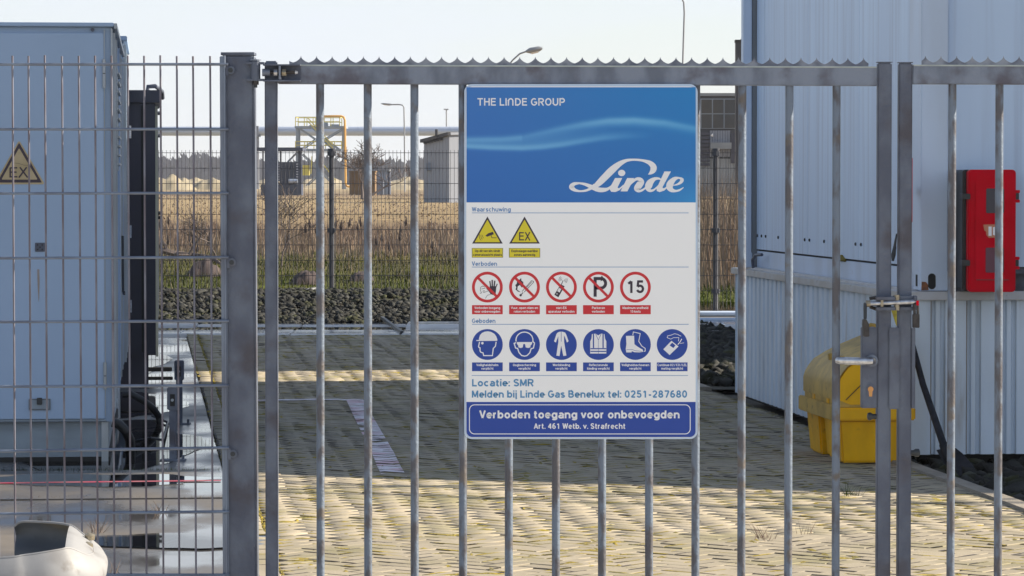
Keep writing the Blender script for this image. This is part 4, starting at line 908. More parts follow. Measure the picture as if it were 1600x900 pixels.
    o = MB().add([(-7.2, 39.74, .006), (3, 39.74, .006), (3, 40.5, .006), (-7.2, 40.9, .006)], [(0, 1, 2, 3)]).build('gutter_water', WATER, None); structure(o)
    o = MB().add([(-7.2, 41.3, .004), (-1.6, 41.3, .004), (-1.6, 41.75, .004), (-7.2, 41.8, .004)], [(0, 1, 2, 3)]).build('gutter_water', WATER, None); structure(o)
    box('gutter_bed', SLABW, None, -7.2, 3, 39.7, 41.9, -.1, -.005, kind='structure')
    a, b = G(597, 504.5), G(628, 522.5)
    tag(MB().bar((a.x, a.y, .06), (b.x, b.y, .02), .035).build('steel_rod', KNOB, None, world=True), 'dark rod lying slantwise across the wet far kerb', 'rod')
    # water and white pipes at the far right
    o = MB().add([(1.6, 45.6, .02), (4.5, 45.6, .02), (4.5, 49, .02), (1.6, 49, .02)], [(0, 1, 2, 3)]).build('puddle', WATER, None); structure(o)
    box('gutter_bed', SLABW, None, 1.85, 4.9, 41.3, 49.1, -.06, .004, kind='structure')
    for Y, lb in ((43.9, 'farther of two white pipes lying behind the rocks at the container'), (41.75, 'nearer of two white pipes lying behind the rocks at the container')):
        tag(MB().tube((1.9, Y, .038), (5.5, Y, .038), .034, 12).build('white_pipe', PAINTC, None, smooth=True), lb, 'pipe', 'white pipes lying on the ground')

def rocks(name, n, fu, fz, smin, smax, seed, label=None, mt=None):
    rr = random.Random(seed); bm = bmesh.new(); bmesh.ops.create_icosphere(bm, subdivisions=1, radius=1); V0 = np.array([v.co[:] for v in bm.verts]); F0 = np.array([[v.index for v in f.verts] for f in bm.faces]); bm.free()
    rg = np.random.default_rng(seed); V, Fc, T = [], [], []; k = 0
    while k < n:
        x, y = fu(rr)
        s = smin + (smax - smin) * rr.random() ** 2.5; sc = np.array([s * rr.uniform(.8, 1.3), s * rr.uniform(.8, 1.3), s * rr.uniform(.5, .9)])
        P = V0 * (1 + rg.normal(0, .3, (len(V0), 1))) * sc; a = rr.random() * 6.28; b = rr.uniform(-.5, .5)
        P = np.stack([P[:, 0] * math.cos(a) - P[:, 1] * math.sin(a), P[:, 0] * math.sin(a) + P[:, 1] * math.cos(a), P[:, 2] + P[:, 0] * b], 1) + np.array([x, y, fz(x, y) + s * .1])
        V.append(P); Fc.append(F0 + k * len(V0)); T += [rr.random()] * len(V0); k += 1
    return npmesh(name, np.concatenate(V), np.concatenate(Fc), mt or ROCK, T, None, kind='stuff')
def build_rocks():
    hz = lambda x, y: .27 * max(0, min(1, (y - 41.8) / 2.4)) * (1 - .25 * max(0, (y - 45.2) / 1.5)) + .04 * mnoise.noise(Vector((x * 1.3, y * 1.3, 0)))
    V = []; NX, NY = 80, 24
    for j in range(NY + 1):
        for i in range(NX + 1): x = -8 + 9.8 * i / NX; y = 41.7 + 5.1 * j / NY; V.append((x, y, hz(x, y) - .02))
    Fc = [(j * (NX + 1) + i, j * (NX + 1) + i + 1, (j + 1) * (NX + 1) + i + 1, (j + 1) * (NX + 1) + i) for j in range(NY) for i in range(NX)]
    structure(npmesh('rubble_bank', V, Fc, SOIL))
    rocks('rubble', 22000, lambda r: (r.uniform(-8, 1.8), 41.75 + 4.9 * r.random() ** 1.1), hz, .012, .052, 5)
    def fr(r):
        v = r.uniform(29, 41); u = 4.56 + 1.9 * r.random(); return xy(u, v)
    h2 = lambda x, y: .0 + .02 * mnoise.noise(Vector((x * 2, y * 1.3, 0)))
    V = []
    for j in range(31):
        for i in range(13): x, y = xy(4.5 + .17 * i, 28.6 + .415 * j); V.append((x, y, h2(x, y) - .03))
    structure(npmesh('rubble_bank', V, [(j * 13 + i, j * 13 + i + 1, (j + 1) * 13 + i + 1, (j + 1) * 13 + i) for j in range(30) for i in range(12)], SOIL))
    rocks('rubble', 6500, fr, h2, .016, .075, 9)
    def f2(r): return xy(UK + .03 + 1.5 * r.random(), r.uniform(14, 21.7))
    rocks('gravel', 2600, f2, lambda x, y: -.045, .012, .06, 12)
    q = W(478, 458, 45.2)
    b = MB().prism([(-.32, 0), (-.2, .05), (.0, .12), (.13, .13), (.22, .06), (.26, 0)], -.2, .25); b.v = [(x + .07 * mnoise.noise(Vector((x * 5, y * 5, z * 5))), y, z + .02 * y) for x, y, z in b.v]
    o = b.build('pale_boulder', ROCKL, None, bevel=.02); o.location = (q.x, q.y, WZ(466, 45.2)); tag(o, 'pale wedge shaped stone on top of the dark rubble bank', 'boulder')

# ------------------------------------------------------------------ white container office on the right
def corrug(L, z0, z1, prof, T):
    """folded sheet: prof repeats (offset along, depth)"""
    pts = []; k = 0; x = 0
    per = prof[-1][0]
    while x < L:
        for a, d in prof[:-1]: pts.append((min(L, x + a), d))
        x += per
    pts.append((L, prof[0][1])); mb = MB(); n = len(pts)
    mb.add([T(a, d, z0) for a, d in pts] + [T(a, d, z1) for a, d in pts], [(i, i + 1, n + i + 1, n + i) for i in range(n - 1)]); return mb
def build_container():
    t = thing('container_office', 'white stacked container office on a corrugated skirt', 'container', (2.388, 21.4, 0), PHI)
    corrug(6.4, .015, .94, [(0, 0), (.085, 0), (.1, .022), (.15, .022), (.165, 0), (.178, 0)], lambda a, d, z: (.0 + d, .03 + a, z)).build('skirt_side', SKIRT, t)
    corrug(3.6, .015, .94, [(0, 0), (.115, 0), (.122, .03), (.142, .03), (.15, .012), (.175, .012), (.183, .03), (.2, .03), (.207, 0), (.217, 0)], lambda a, d, z: (.0 + a, .0 + d, z)).build('skirt_front', SKIRT, t)
    for k in range(15): box('dirt_line', TAN, t, .1165 + .217 * k, .1205 + .217 * k, -.0012, .01, .02, .935); box('dirt_line', TAN, t, .2035 + .217 * k, .2065 + .217 * k, .012, .0225, .02, .935)
    box('skirt_corner', SKIRT, t, -.008, .1, -.006, -.001, .015, .94); box('skirt_back', DARK, t, .06, 3.6, .1, 6.3, -.02, .93)
    box('ledge_side', LEDGE, t, -.03, .14, .0, 6.46, .938, .985, bevel=.004); box('ledge_front', LEDGE, t, -.031, 3.6, -.032, .1, .94, .992, bevel=.004)
    box('ledge_flashing', LEDGE, t, .02, .075, .12, 6.3, .985, 1.002, bevel=.003)
    for s in range(2):
        zb = .995 + 2.6 * s; zt = zb + 2.59
        box('bottom_rail', PAINTC, t, .085, .2, .36, 5.94, zb, zb + .128, bevel=.003); box('bottom_rail', GALVDK, t, .235, 3.5, .25, .35, zb + .0, zb + .1)
        box('gap_line', DARK, t, .1, .2, .36, 5.94, zb + .128, zb + .142); box('gap_line', DARK, t, .235, 3.5, .2, .34, zb + .1, zb + .14)
        box('top_rail', PAINTC, t, .08, .2, .03, 6.06, zt - .1, zt); box('top_rail', PAINTC, t, .2, 3.5, .04, .2, zt - .1, zt)
        e = [.37, 2.01, 3.83, 5.61, 5.94]
        for a, b in zip(e, e[1:]): box('wall_panel', PAINTW, t, .082, .13, a + .003, b - .003, zb + .142, zt - .1, bevel=.002)
        box('wall_core', GALVDK, t, .12, .2, .3, 5.8, zb + .1, zt - .1)
        x = .24
        for wd in (1.06, 1.06, 1.06): box('wall_panel', PAINTW, t, x, x + wd - .005, .1, .15, zb + .14, zt - .1, bevel=.002); x += wd
        box('wall_core', GALVDK, t, .2, 3.5, .14, .2, zb + .1, zt - .1)
        for y0, y1, x0 in ((.03, .36, .06), (5.95, 6.06, -.02)):
            box('corner_post', PAINTC, t, x0, .225 if y0 < 1 else .045, y0, y1, zb + .1, zt - .1, bevel=.006); c = box('corner_casting', PAINTC, t, x0 - .003, .23 if y0 < 1 else .05, y0 - .003, y1 if y0 > 1 else .23, zb, zb + .12 if s == 0 else zb + .12, bevel=.006)
        box('recess_shade', MIDG, t, .051, .12, 5.965, 6.06, zb, zt)  # grey strip: shade of the recess beside the corner post, put in as colour
        if s == 0:
            sl = MB(); sl.prism([(.128 + .0235 * math.cos(a), 1.052 + .0235 * math.sin(a) + (.024 if math.sin(a) > 0 else -.024)) for a in np.linspace(0, 2 * PI, 25)[:-1]], .0255, .03).build('casting_slot', DARK, t)
            box('casting_slot', DARK, t, .0558, .0568, .1, .15, 1.02, 1.09)
            MB().prism([(.064, .998), (.108, 1.0), (.104, 1.033), (.092, 1.048), (.066, 1.05)], .0245, .0268).build('rust_patch', RUST, t)
            ys = []
            for q in (2.01, 3.83, 5.61): ys += [q - .09, q + .09]
            for a, b in ((.3, 1.92), (2.1, 3.74), (3.92, 5.52)): ys += [a + (b - a) * k / 3 for k in (1, 2)]
            ys += [.45, 5.88]
            for y in ys: MB().path([(.083, y, zb + .245), (.074, y, zb + .245), (.072, y, zb + .245)], [.011, .011, .006], 8).build('rivet', KNOB, t)
    box('roof', GALVDK, t, .06, 3.5, .03, 6.06, 6.18, 6.23)
    # unseen building right of the office, set and turned to cast its yard shadow
    wsh = thing('unseen_building', 'unseen pale building with a railed flat roof right of the white office, set for its shadow', 'building', (6.25, 22.28, 0), rad(-21))
    corrug(9, .0, 4.9, [(0, 0), (.12, 0), (.15, .03), (.27, .03), (.3, 0)], lambda a, d, z: (a, d, z)).build('wall_sheet', PAINTC, wsh)
    box('body', PAINTC, wsh, 0, 9, .04, 7, .0, 4.92); box('roof', MIDG, wsh, -.05, 9.05, -.04, 7.05, 4.93, 5.03)
    for x in range(7): box('roof_rail_post', GALV, wsh, .05 + 1.45 * x, .1 + 1.45 * x, .0, .05, 5.03, 6.25)
    for z in (5.62, 6.22): MB().tube((.05, .025, z), (8.8, .025, z), .03, 8).build('roof_rail', GALV, wsh)
    # bent fitting and moss at the bottom rail
    MB().path([(.02, 5.72, 1.0), (.01, 5.7, 1.06), (.01, 5.55, 1.1), (.03, 5.4, 1.105)], .012, 8).build('pipe_fitting', GALVDK, t, smooth=True)
    MB().path([(.08, 2.45, 1.125), (.078, 2.55, 1.14), (.076, 2.75, 1.13), (.078, 2.85, 1.12)], [.01, .022, .02, .01], 7).build('moss_clump', MOSSB, t)
    # unseen second unit added right behind to shade the middle of the yard
    b = thing('shade_container', 'unseen white container stack added behind the office to shade the yard', 'container', (*xy(5.42, 27.13), 0), PHI)
    corrug(2.95, .02, 2.6, [(0, 0), (.1, 0), (.13, .03), (.2, .03), (.23, 0)], lambda a, d, z: (d, a, z)).build('wall_sheet', PAINTC, b)
    corrug(2.95, 2.65, 5.2, [(0, 0), (.1, 0), (.13, .03), (.2, .03), (.23, 0)], lambda a, d, z: (d, a, z)).build('wall_sheet', PAINTC, b)
    box('body', PAINTC, b, .05, 3.4, .0, 2.95, .02, 5.2)
    c = thing('shade_container', 'unseen white container stack added far behind the office to shade the paving', 'container', (*xy(7.5, 32.1), 0), PHI)  # unseen stack added to throw shade over the far paving
    corrug(10, .02, 2.6, [(0, 0), (.1, 0), (.13, .03), (.2, .03), (.23, 0)], lambda a, d, z: (d, a, z)).build('wall_sheet', PAINTC, c)
    box('body', PAINTC, c, .05, 2.4, 0, 10, .02, 2.6); box('upper_body', PAINTC, c, .05, 2.4, 0, 10, 2.62, 5.2)

def build_right_things():
    s = 21.0 / F
    t = thing('extinguisher_box', 'red fire extinguisher box with two windows on the container wall', 'fire box', (WX(1550, 21), 21.2, WZ(456, 21)))
    def rr(n, m, x0, x1, y0, y1, Y0, Y1, r, bev=.0, par=None):
        pl = rrect(x0, x1, y0, y1, r, 5); pl = [(WX(x, 21), WZ(y, 21)) for x, y in pl]
        return MB().prism(pl, Y0, Y1).build(n, m, par or t, world=True, bevel=bev)
    rr('back_case', BLK, 1507.5, 1586, 265, 455.5, 21.12, 21.52, 5, .004)
    d = rr('door', REDP, 1513.5, 1588, 265, 456.5, 21.02, 21.118, 6, .008)
    rr('door_relief', REDP, 1524, 1579, 283, 438, 21.012, 21.0215, 4, .004)
    rr('relief_groove', mat('red_groove', (.3, .01, .015), .5), 1526, 1577, 436.2, 438.4, 21.008, 21.0115, 1)
    rr('window', WINB, 1541, 1569, 294.5, 333, 21.008, 21.0115, 2, 0, d); rr('window', mat('window_lower', (.1, .02, .05), .2), 1540.5, 1569, 387, 426, 21.008, 21.0115, 2, 0, d)
    MB().add([W(x, y, 21.0075) for x, y in ((1536.5, 351), (1559, 350.5), (1559.5, 371), (1545, 371.5), (1541, 367), (1541, 362), (1538, 360))], [tuple(range(7))]).build('sticker', STK2, d, world=True)
    MB().add([W(x, y, 21.006) for x, y in ((1544.5, 354), (1549.5, 354), (1549.5, 368.5), (1544.5, 368.5))], [(0, 1, 2, 3)]).build('sticker_symbol', IWH, d, world=True)
    MB().add([W(x, y, 21.006) for x, y in ((1551.5, 355), (1557, 354), (1557, 368.5), (1551.5, 367))], [(0, 1, 2, 3)]).build('sticker_symbol', IWH, d, world=True)
    for y in (302.5, 406.5): rr('latch', BLK, 1503.5, 1516, y, y + 9, 21.0, 21.14, 1.5, .003)
    for y in (297, 401.5):
        rr('hinge', REDP, 1587.5, 1594.5, y, y + 4.6, 21.03, 21.1, 1, .002); rr('hinge', REDP, 1587.5, 1594.5, y + 15, y + 19.6, 21.03, 21.1, 1, .002); rr('hinge_pin', BLK, 1588.5, 1593.5, y + 4.6, y + 15, 21.04, 21.08, 1)
    f = thing('fire_sign', 'narrow red sign edge on the container corner behind the gate stile', 'sign', (WX(1412, 21.3), 21.3, WZ(347, 21.3)))
    box('plate', REDP, f, WX(1402.5, 21.3), WX(1425.6, 21.3), 21.3, 21.305, WZ(347, 21.3), WZ(247, 21.3), world=True); box('bracket', GALVDK, f, WX(1421, 21.3), WX(1425, 21.3), 21.306, 21.55, WZ(300, 21.3), WZ(290, 21.3), world=True)
    c = tag(MB().path([W(1401, 365, 21.28), W(1398, 385, 21.28), W(1396, 398, 21.28), W(1395, 408, 21.28)], [.004, .009, .014, .007], 8).build('cable_end', KNOB, None, smooth=True), 'black cable end hanging beside the container corner', 'cable')
    # shovel
    sh = thing('shovel', 'black worn shovel leaning against the white corrugated skirt', 'shovel', (*G(1500, 748).xy, 0))
    MB().path([W(1407, 487, 21.28), W(1424, 532, 21.2), W(1442, 600, 21.0), W(1474, 694, 20.75)], [.016, .017, .019, .022], 10).build('shaft', SHOV, sh, world=True, smooth=True)
    MB().path([W(1474, 694, 20.75), W(1481, 712, 20.7), W(1488, 724, 20.66)], [.026, .03, .012], 10).build('socket', SHOV, sh, world=True, smooth=True)
    L = [(1463, 703, 20.8), (1468, 712, 20.75), (1474, 722, 20.68), (1482, 733, 20.6), (1492, 744, 20.5)]; Rr = [(1493, 700, 20.85), (1503, 708, 20.8), (1513, 719, 20.72), (1522, 730, 20.62), (1527, 743, 20.5)]
    vs = []
    for a, b in zip(L, Rr):
        for j in range(6): u = j / 5; p = W(*a).lerp(W(*b), u); p.y += .035 * math.sin(PI * u); vs.append(p)
    n = len(vs); vs += [p + Vector((.002, .006, 0)) for p in vs]; fs = []
    for i in range(4):
        for j in range(5): q = i * 6 + j; fs += [(q, q + 1, q + 7, q + 6), (q + n, q + 6 + n, q + 7 + n, q + 1 + n)]
    for i in range(4): q = i * 6; fs += [(q, q + 6, q + 6 + n, q + n), (q + 5, q + 5 + n, q + 11 + n, q + 11)]
    for j in range(5): fs += [(j, j + n, j + 1 + n, j + 1), (24 + j, 25 + j, 25 + j + n, 24 + j + n)]
    MB().add(vs, fs).build('blade', SHOV, sh, world=True, smooth=True)
    # yellow grit bin
    k = 20.95 / F; X0 = (1317 - 800) * k; b = thing('grit_bin', 'yellow plastic grit bin with weathered rounded lid, sky sheen in its pale colour, beside the container', 'bin', (X0, 20.95, 0), PHI)
    L_ = 1.05; Wd = .4
    lid = [((px - 1317) * k, WZ(py, 20.95)) for px, py in ((1308, 626), (1308, 603), (1311, 594), (1317, 584), (1325, 574), (1345, 562), (1368, 551), (1400, 538), (1424, 531), (1424, 634), (1330, 634))]
    def ext(poly, y0, y1, name, m, par=b, bev=0, sm=False): return MB().prism(poly, y0, y1).build(name, m, par, bevel=bev, smooth=sm)
    ld = ext(lid, .0, L_, 'lid', YEL, bev=.006)
    # pale skin over the curved lid front: weathering and sky sheen as colour
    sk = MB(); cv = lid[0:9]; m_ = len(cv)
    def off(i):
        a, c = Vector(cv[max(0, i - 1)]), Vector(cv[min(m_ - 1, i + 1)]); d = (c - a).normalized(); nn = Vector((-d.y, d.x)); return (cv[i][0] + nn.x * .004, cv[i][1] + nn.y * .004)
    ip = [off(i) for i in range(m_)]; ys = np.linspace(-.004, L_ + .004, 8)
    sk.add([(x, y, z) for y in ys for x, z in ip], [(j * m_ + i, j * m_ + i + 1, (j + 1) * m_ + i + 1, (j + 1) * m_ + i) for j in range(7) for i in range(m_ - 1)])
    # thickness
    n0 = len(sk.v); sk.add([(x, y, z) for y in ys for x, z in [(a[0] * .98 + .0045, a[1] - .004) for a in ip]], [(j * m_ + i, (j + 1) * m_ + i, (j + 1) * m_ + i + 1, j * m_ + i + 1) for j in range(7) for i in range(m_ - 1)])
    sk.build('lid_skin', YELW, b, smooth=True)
    MB().bar((.02, -.004, WZ(625, 20.95)), (.3, -.004, WZ(552, 20.95)), .003, .005).build('lid_seam', DARK, b)
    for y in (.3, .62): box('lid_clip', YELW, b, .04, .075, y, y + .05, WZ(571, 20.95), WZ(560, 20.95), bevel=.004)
    body = MB(); zt = WZ(656, 20.95); w2 = .02
    def taper(x0, x1, y0, y1, z0, z1, t_):
        body.add([(x0 + t_, y0 + t_, z0), (x1 - t_, y0 + t_, z0), (x1 - t_, y1 - t_, z0), (x0 + t_, y1 - t_, z0), (x0, y0, z1), (x1, y0, z1), (x1, y1, z1), (x0, y1, z1)], [(0, 3, 2, 1), (4, 5, 6, 7), (0, 1, 5, 4), (1, 2, 6, 5), (2, 3, 7, 6), (3, 0, 4, 7)])
    taper(-.018, Wd, 0, .42, .0, zt, .022); taper(.012, Wd, .38, L_ * .62, .0, zt, .02); taper(-.018, Wd, .66, L_, .0, zt, .022)
    body.build('body', YEL, b, bevel=.012)
    box('rim', YEL, b, -.03, Wd + .03, -.03, L_ + .03, zt - .004, WZ(637, 20.95), bevel=.008)
    box('rim_sheen', YELW, b, -.062, -.0305, -.032, L_ + .034, zt - .006, WZ(634, 20.95), bevel=.006)  # pale strip on the left rim, sky sheen in its colour
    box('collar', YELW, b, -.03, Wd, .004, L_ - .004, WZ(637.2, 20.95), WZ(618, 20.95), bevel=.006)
    for y in (.25, .7): box('collar_notch', YEL, b, -.034, -.028, y, y + .07, WZ(636, 20.95), WZ(626, 20.95))
    q0 = W(1391.5, 481, 21.3); MB().add([W(x, y, Y) for Y in (21.25, 21.27) for x, y in ((1391, 480), (1404, 478), (1404, 512), (1400, 508))], [(0, 1, 2, 3), (7, 6, 5, 4), (0, 4, 5, 1), (1, 5, 6, 2), (2, 6, 7, 3), (3, 7, 4, 0)]).build('lid_strap', YELH, b, world=True)
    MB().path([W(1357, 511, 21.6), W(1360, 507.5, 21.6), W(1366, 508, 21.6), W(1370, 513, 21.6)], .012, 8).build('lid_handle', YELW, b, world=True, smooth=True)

# ------------------------------------------------------------------ grey cabinets and dark container on the left
def build_cabinets():
    k = 21.26 / F; ZZ = lambda y: WZ(y, 21.26); XX = lambda x: (x - 176) * k / math.cos(PHI)
    t = thing('equipment_cabinet', 'large pale blue grey steel cabinet with a faded EX triangle', 'cabinet', (WX(176, 21.26), 21.26, 0), rad(5.65))
    f = -.004
    t.rotation_euler = (0, 0, rad(5.65))
    box('body', CABG, t, -3.6, 0, .02, 4.7, ZZ(659), ZZ(42), bevel=.004)
    box('roof', CABG, t, -3.64, .012, -.02, 4.8, ZZ(41.8), ZZ(35.6), bevel=.004); box('roof_edge', CABT, t, .0125, .03, -.02, 4.8, ZZ(45), ZZ(36.5), bevel=.002)
    box('plinth', CABB, t, -3.56, -.035, .05, 4.6, .0, ZZ(659.5)); box('plinth_foot', CABT, t, -.07, -.03, .03, .1, -.02, ZZ(659.5)); box('plinth_base', DARK, t, -3.56, -.02, .04, 4.6, -.03, .012)
    d = box('door', CABG, t, -2.6, XX(163), -.006, .0195, ZZ(654), ZZ(52), bevel=.003); box('door_edge', CABT, t, XX(163.3), XX(164.6), -.002, .0195, ZZ(650), ZZ(46))
    box('door_sill', CABB, t, -3.5, XX(165), -.01, .0195, ZZ(657.6), ZZ(655), bevel=.001); box('corner_trim', CABT, t, XX(174), .003, -.002, .03, ZZ(657), ZZ(44), bevel=.002)
    for a, b in ((92.5, 137.5), (566, 608)):
        m_ = (a + b) / 2; h = MB().tube((XX(163.6), -.016, ZZ(b)), (XX(163.6), -.016, ZZ(m_ + .7)), .0105, 14).build('hinge', CABT, t, smooth=True); MB().tube((XX(163.6), -.016, ZZ(m_ - .7)), (XX(163.6), -.016, ZZ(a)), .0105, 14).build('hinge', CABT, t, smooth=True); MB().tube((XX(163.6), -.016, ZZ(m_ + .7)), (XX(163.6), -.016, ZZ(m_ - .7)), .008, 10).build('hinge_ring', KNOB, t)
    hb = MB().box(XX(45.5), XX(79.5), -.016, -.0065, ZZ(640), ZZ(622)).build('handle_recess', CABB, d, bevel=.003); box('handle_rim', GALVDK, d, XX(46.5), XX(78.5), -.018, -.0165, ZZ(639), ZZ(623)); box('handle_plate', CABB, d, XX(47.5), XX(77.5), -.02, -.0185, ZZ(638), ZZ(624)); box('handle_lever', KNOB, d, XX(58.5), XX(66.5), -.034, -.0205, ZZ(631), ZZ(620.5), bevel=.002)
    pl = box('vent_plate', GALVDK, d, XX(56.5), XX(71.5), -.012, -.0065, ZZ(393), ZZ(379), bevel=.002)
    for a, c in ((60.5, 382.5), (67.5, 382.5), (64, 386), (60.5, 389.5), (67.5, 389.5)): MB().tube((XX(a), -.0135, ZZ(c)), (XX(a), -.012, ZZ(c)), .0045, 8).build('plate_hole', DARK, d)
    MB().add([(XX(x), -.0072, ZZ(y)) for x, y in ((59.3, 420.5), (62.8, 420.3), (63.2, 440), (62.4, 466), (61.4, 472), (60.2, 448))], [tuple(range(6))]).build('rust_streak', mat('rust_streak', (.3, .24, .2), .7, 0, (.33, .3, .29), 8), d)
    MB().tube((XX(146), .0, ZZ(46.5)), (XX(146), .02, ZZ(46.5)), .011, 12).build('round_vent', GALVDK, t)
    # EX sticker
    def tri(apex, half, bot, sh, m, n, y, p):
        q = [(33 + sh, apex), (33 + half, bot), (33 - half, bot)]; pts = []
        for i in range(3):
            a, b, c = [Vector(q[(i + j) % 3]) for j in (-1, 0, 1)]; r = 2.6 if n == 'sticker' else 1.2
            for s in range(5): u = s / 4; p0 = b + (a - b).normalized() * r * 1.7; p2 = b + (c - b).normalized() * r * 1.7; pts.append(p0 * (1 - u) ** 2 + b * 2 * u * (1 - u) + p2 * u * u)
        return MB().add([(XX(x), y, ZZ(z)) for x, z in pts], [tuple(range(15))]).build(n, m, p)
    st = tri(219, 39, 288, -.5, STK, 'sticker', -.0078, t); tri(223, 34.6, 285.3, -.5, IBLK, 'triangle_border', -.0084, st); tri(231.5, 27.8, 280.6, -.5, STK, 'triangle_field', -.009, st)
    def rb(pts, w, m=IBLK):
        vs, fs = ribbon(pts, w); return MB().add([(XX(v.x), -.0097, ZZ(v.y)) for v in vs], fs)
    mb = MB()
    for pts in ([(18.7, 262), (18.7, 277.5)], [(18.7, 262.3), (29.5, 262.3)], [(18.7, 269), (28.5, 269)], [(18.7, 276.2), (29.7, 276.2)], [(33.5, 261.3), (45.5, 277.5)], [(44, 261.3), (32, 277.5)]):
        vs, fs = ribbon(pts, 2.3); lay = -.0097 - .0002 * len(mb.f); mb.add([(XX(v.x), lay, ZZ(v.y)) for v in vs], fs)
    mb.build('lettering', IBLK, st); rb([(22, 254.5), (32, 255.5), (40, 258.2), (46, 258.3)], .5).build('crease', KNOB, st)
    # right side: trims, louvres, stay rod
    for y, w_, m in ((.1, .05, CABT), (1.1, .06, CABT), (2.5, .04, CABG), (3.6, .08, CABT), (4.6, .05, CABT)): box('side_trim', m, t, .0005, .018, y, y + w_, ZZ(640), ZZ(50))
    lf = box('louvre_frame', CABB, t, .0005, .012, 1.3, 2.4, 1.72, 2.38)
    for q in range(11): MB().bar((.02, 1.32, 1.76 + q * .057), (.02, 2.38, 1.76 + q * .057), .018, .012).build('slat', CABT, lf)
    MB().path([(.03, 3.0, ZZ(380)), (.032, 3.0, ZZ(480)), (.04, 2.94, ZZ(483.5)), (.04, 2.86, ZZ(479))], .008, 6).build('stay_rod', KNOB, t)
    box('side_door', CABG, t, .0005, .012, 2.6, 3.5, .35, 2.3, bevel=.002)
    # second cabinet behind
    ya = 26.35; c = thing('equipment_cabinet', 'taller grey cabinet close behind the cabinet with the EX triangle', 'cabinet', (WX(193, ya), ya, 0), rad(5.3))
    c.rotation_euler = (0, 0, rad(5.75)); za = lambda y: WZ(y, ya)
    box('body', CABG, c, -3.6, 0, .02, 2.8, .3, za(64), bevel=.004); box('roof', CABG, c, -3.62, .03, -.04, 2.9, za(63.6), za(56.5), bevel=.004); box('plinth', CABB, c, -3.5, -.05, .05, 2.7, -.02, .299)
    for y, w_ in ((.05, .06), (.7, .08), (1.6, .08), (2.6, .1)): box('side_trim', CABT, c, .0005, .02, y, y + w_, .32, za(70))
    lf = box('louvre_frame', CABB, c, .0005, .012, .8, 1.55, 1.3, 2.3)
    for q in range(14): MB().bar((.02, .82, 1.34 + q * .07), (.02, 1.53, 1.34 + q * .07), .018, .012).build('slat', CABT, lf)
    for z in (2.0, 1.2, .6): MB().tube((.03, 2.45, z), (.03, 2.45, z + .1), .015, 8).build('hinge', STEEL, c)
    # dark container
    yb = 29.5; kb = yb / F; zb = lambda y: WZ(y, yb); e = thing('dark_container', 'dark navy steel housing behind the grey cabinets', 'container', (WX(243, yb), yb, 0), PHI)
    box('body', DARKB, e, -2.6, 0, 0, 2.4, zb(555), zb(161), bevel=.006); box('top_cap', DARKB, e, -2.66, .045, -.05, 2.45, zb(160.6), zb(141), bevel=.006)
    box('front_seam', DARK, e, -.115, -.1, -.006, -.0005, zb(550), zb(165)); box('front_panel', DARKB, e, -2.4, -.125, -.012, -.0005, zb(548), zb(168), bevel=.003)
    box('base', DARKB, e, -2.55, -.06, .05, 2.3, -.02, zb(555.4)); MB().prism([(-.05, zb(555)), (0, zb(555)), (0, zb(548))], .0, .3).build('corner_gusset', DARKB, e)
    box('side_trim', mat('pale_green_trim', (.5, .52, .4), .4), e, .001, .022, .3, .36, zb(560), zb(165)); box('side_trim', CABT, e, .001, .03, 1.2, 1.26, .5, 2.1)
    MB().path([(-.06, .1, zb(141)), (-.06, .1, zb(135)), (.0, .1, zb(134)), (.03, .3, zb(137)), (.06, .6, zb(140)), (.065, .7, zb(150))], .018, 8).build('top_pipe', GALVDK, e, smooth=True)
    for y, z in ((175, .0), (210, .3), (334, .2), (341, .25)): MB().tube((.0, .5 + z, zb(y)), (.05, .5 + z, zb(y)), .016, 8).build('side_fitting', GALVDK if y < 300 else BLK, e)
    for Y_, py in ((0.1, 595), (1.0, 577.5)):
        X1 = .14; box('skid_bar', DARK, e, -.3, X1, Y_, Y_ + .07, zb(py) if Y_ < .5 else .035, zb(py - 5) if Y_ < .5 else .07, bevel=.004)
    # service posts
    for px, y0, yy, lb in ((269.5, 605, 720, 'nearer low steel service post with a socket head on wet concrete'), (279.5, 563, 663, 'farther low steel service post behind the other on wet concrete')):
        Y = G(px, yy, -.018).y; s_ = Y / F; X = WX(px, Y); p = thing('service_post', lb, 'post', (X, Y, -.018), group='low service posts on the slab'); H = WZ(y0, Y) + .018
        box('post', GALVDK, p, -.021, .021, -.02, .02, 0, H - .06, bevel=.002); box('socket_head', GALVDK, p, -.032, .032, -.03, .03, H - .135, H, bevel=.005); box('socket_face', DARK, p, -.014, .014, -.036, -.0305, H - .11, H - .04); MB().tube((0, -.045, H - .075), (0, -.0365, H - .075), .009, 8).build('socket_knob', CABT, p)
        box('foot_plate', GALVDK, p, -.075, .075, -.05, .05, 0, .01)
        for q in (-.06, .06): MB().tube((q, 0, .01), (q, 0, .035), .008, 6).build('anchor_bolt', GALVDK, p)
    # hoses
    h1 = tag(MB().path([W(192, 617, 24.5), W(205, 616, 24.5), W(222, 625, 24.5), W(238, 637, 24.6), W(248, 650, 24.7), W(250, 662, 24.7)], .024, 14).build('thick_hose', BLK, None, smooth=True), 'thick black hose arching out beside the second cabinet', 'hose', 'black hoses by the cabinets')
    h2 = tag(MB().path([W(176, 660, 21.9), W(186, 663, 21.9), W(196, 673, 21.9), W(203, 687, 22.0), W(204, 705, 22.1)], .03, 14).build('thick_hose', BLK, None, smooth=True), 'thick black hose bending down at the foot of the EX cabinet', 'hose', 'black hoses by the cabinets')
    tag(MB().path([(*G(210, 690).xy, .0), (*G(236, 692).xy, .03), (*G(255, 690).xy, .01), (*G(262, 660).xy, 0), (*G(238, 650).xy, 0)], .009, 8).build('thin_cable', BLK, None, smooth=True), 'thin black cable lying on the wet slab between the posts and hoses', 'cable')
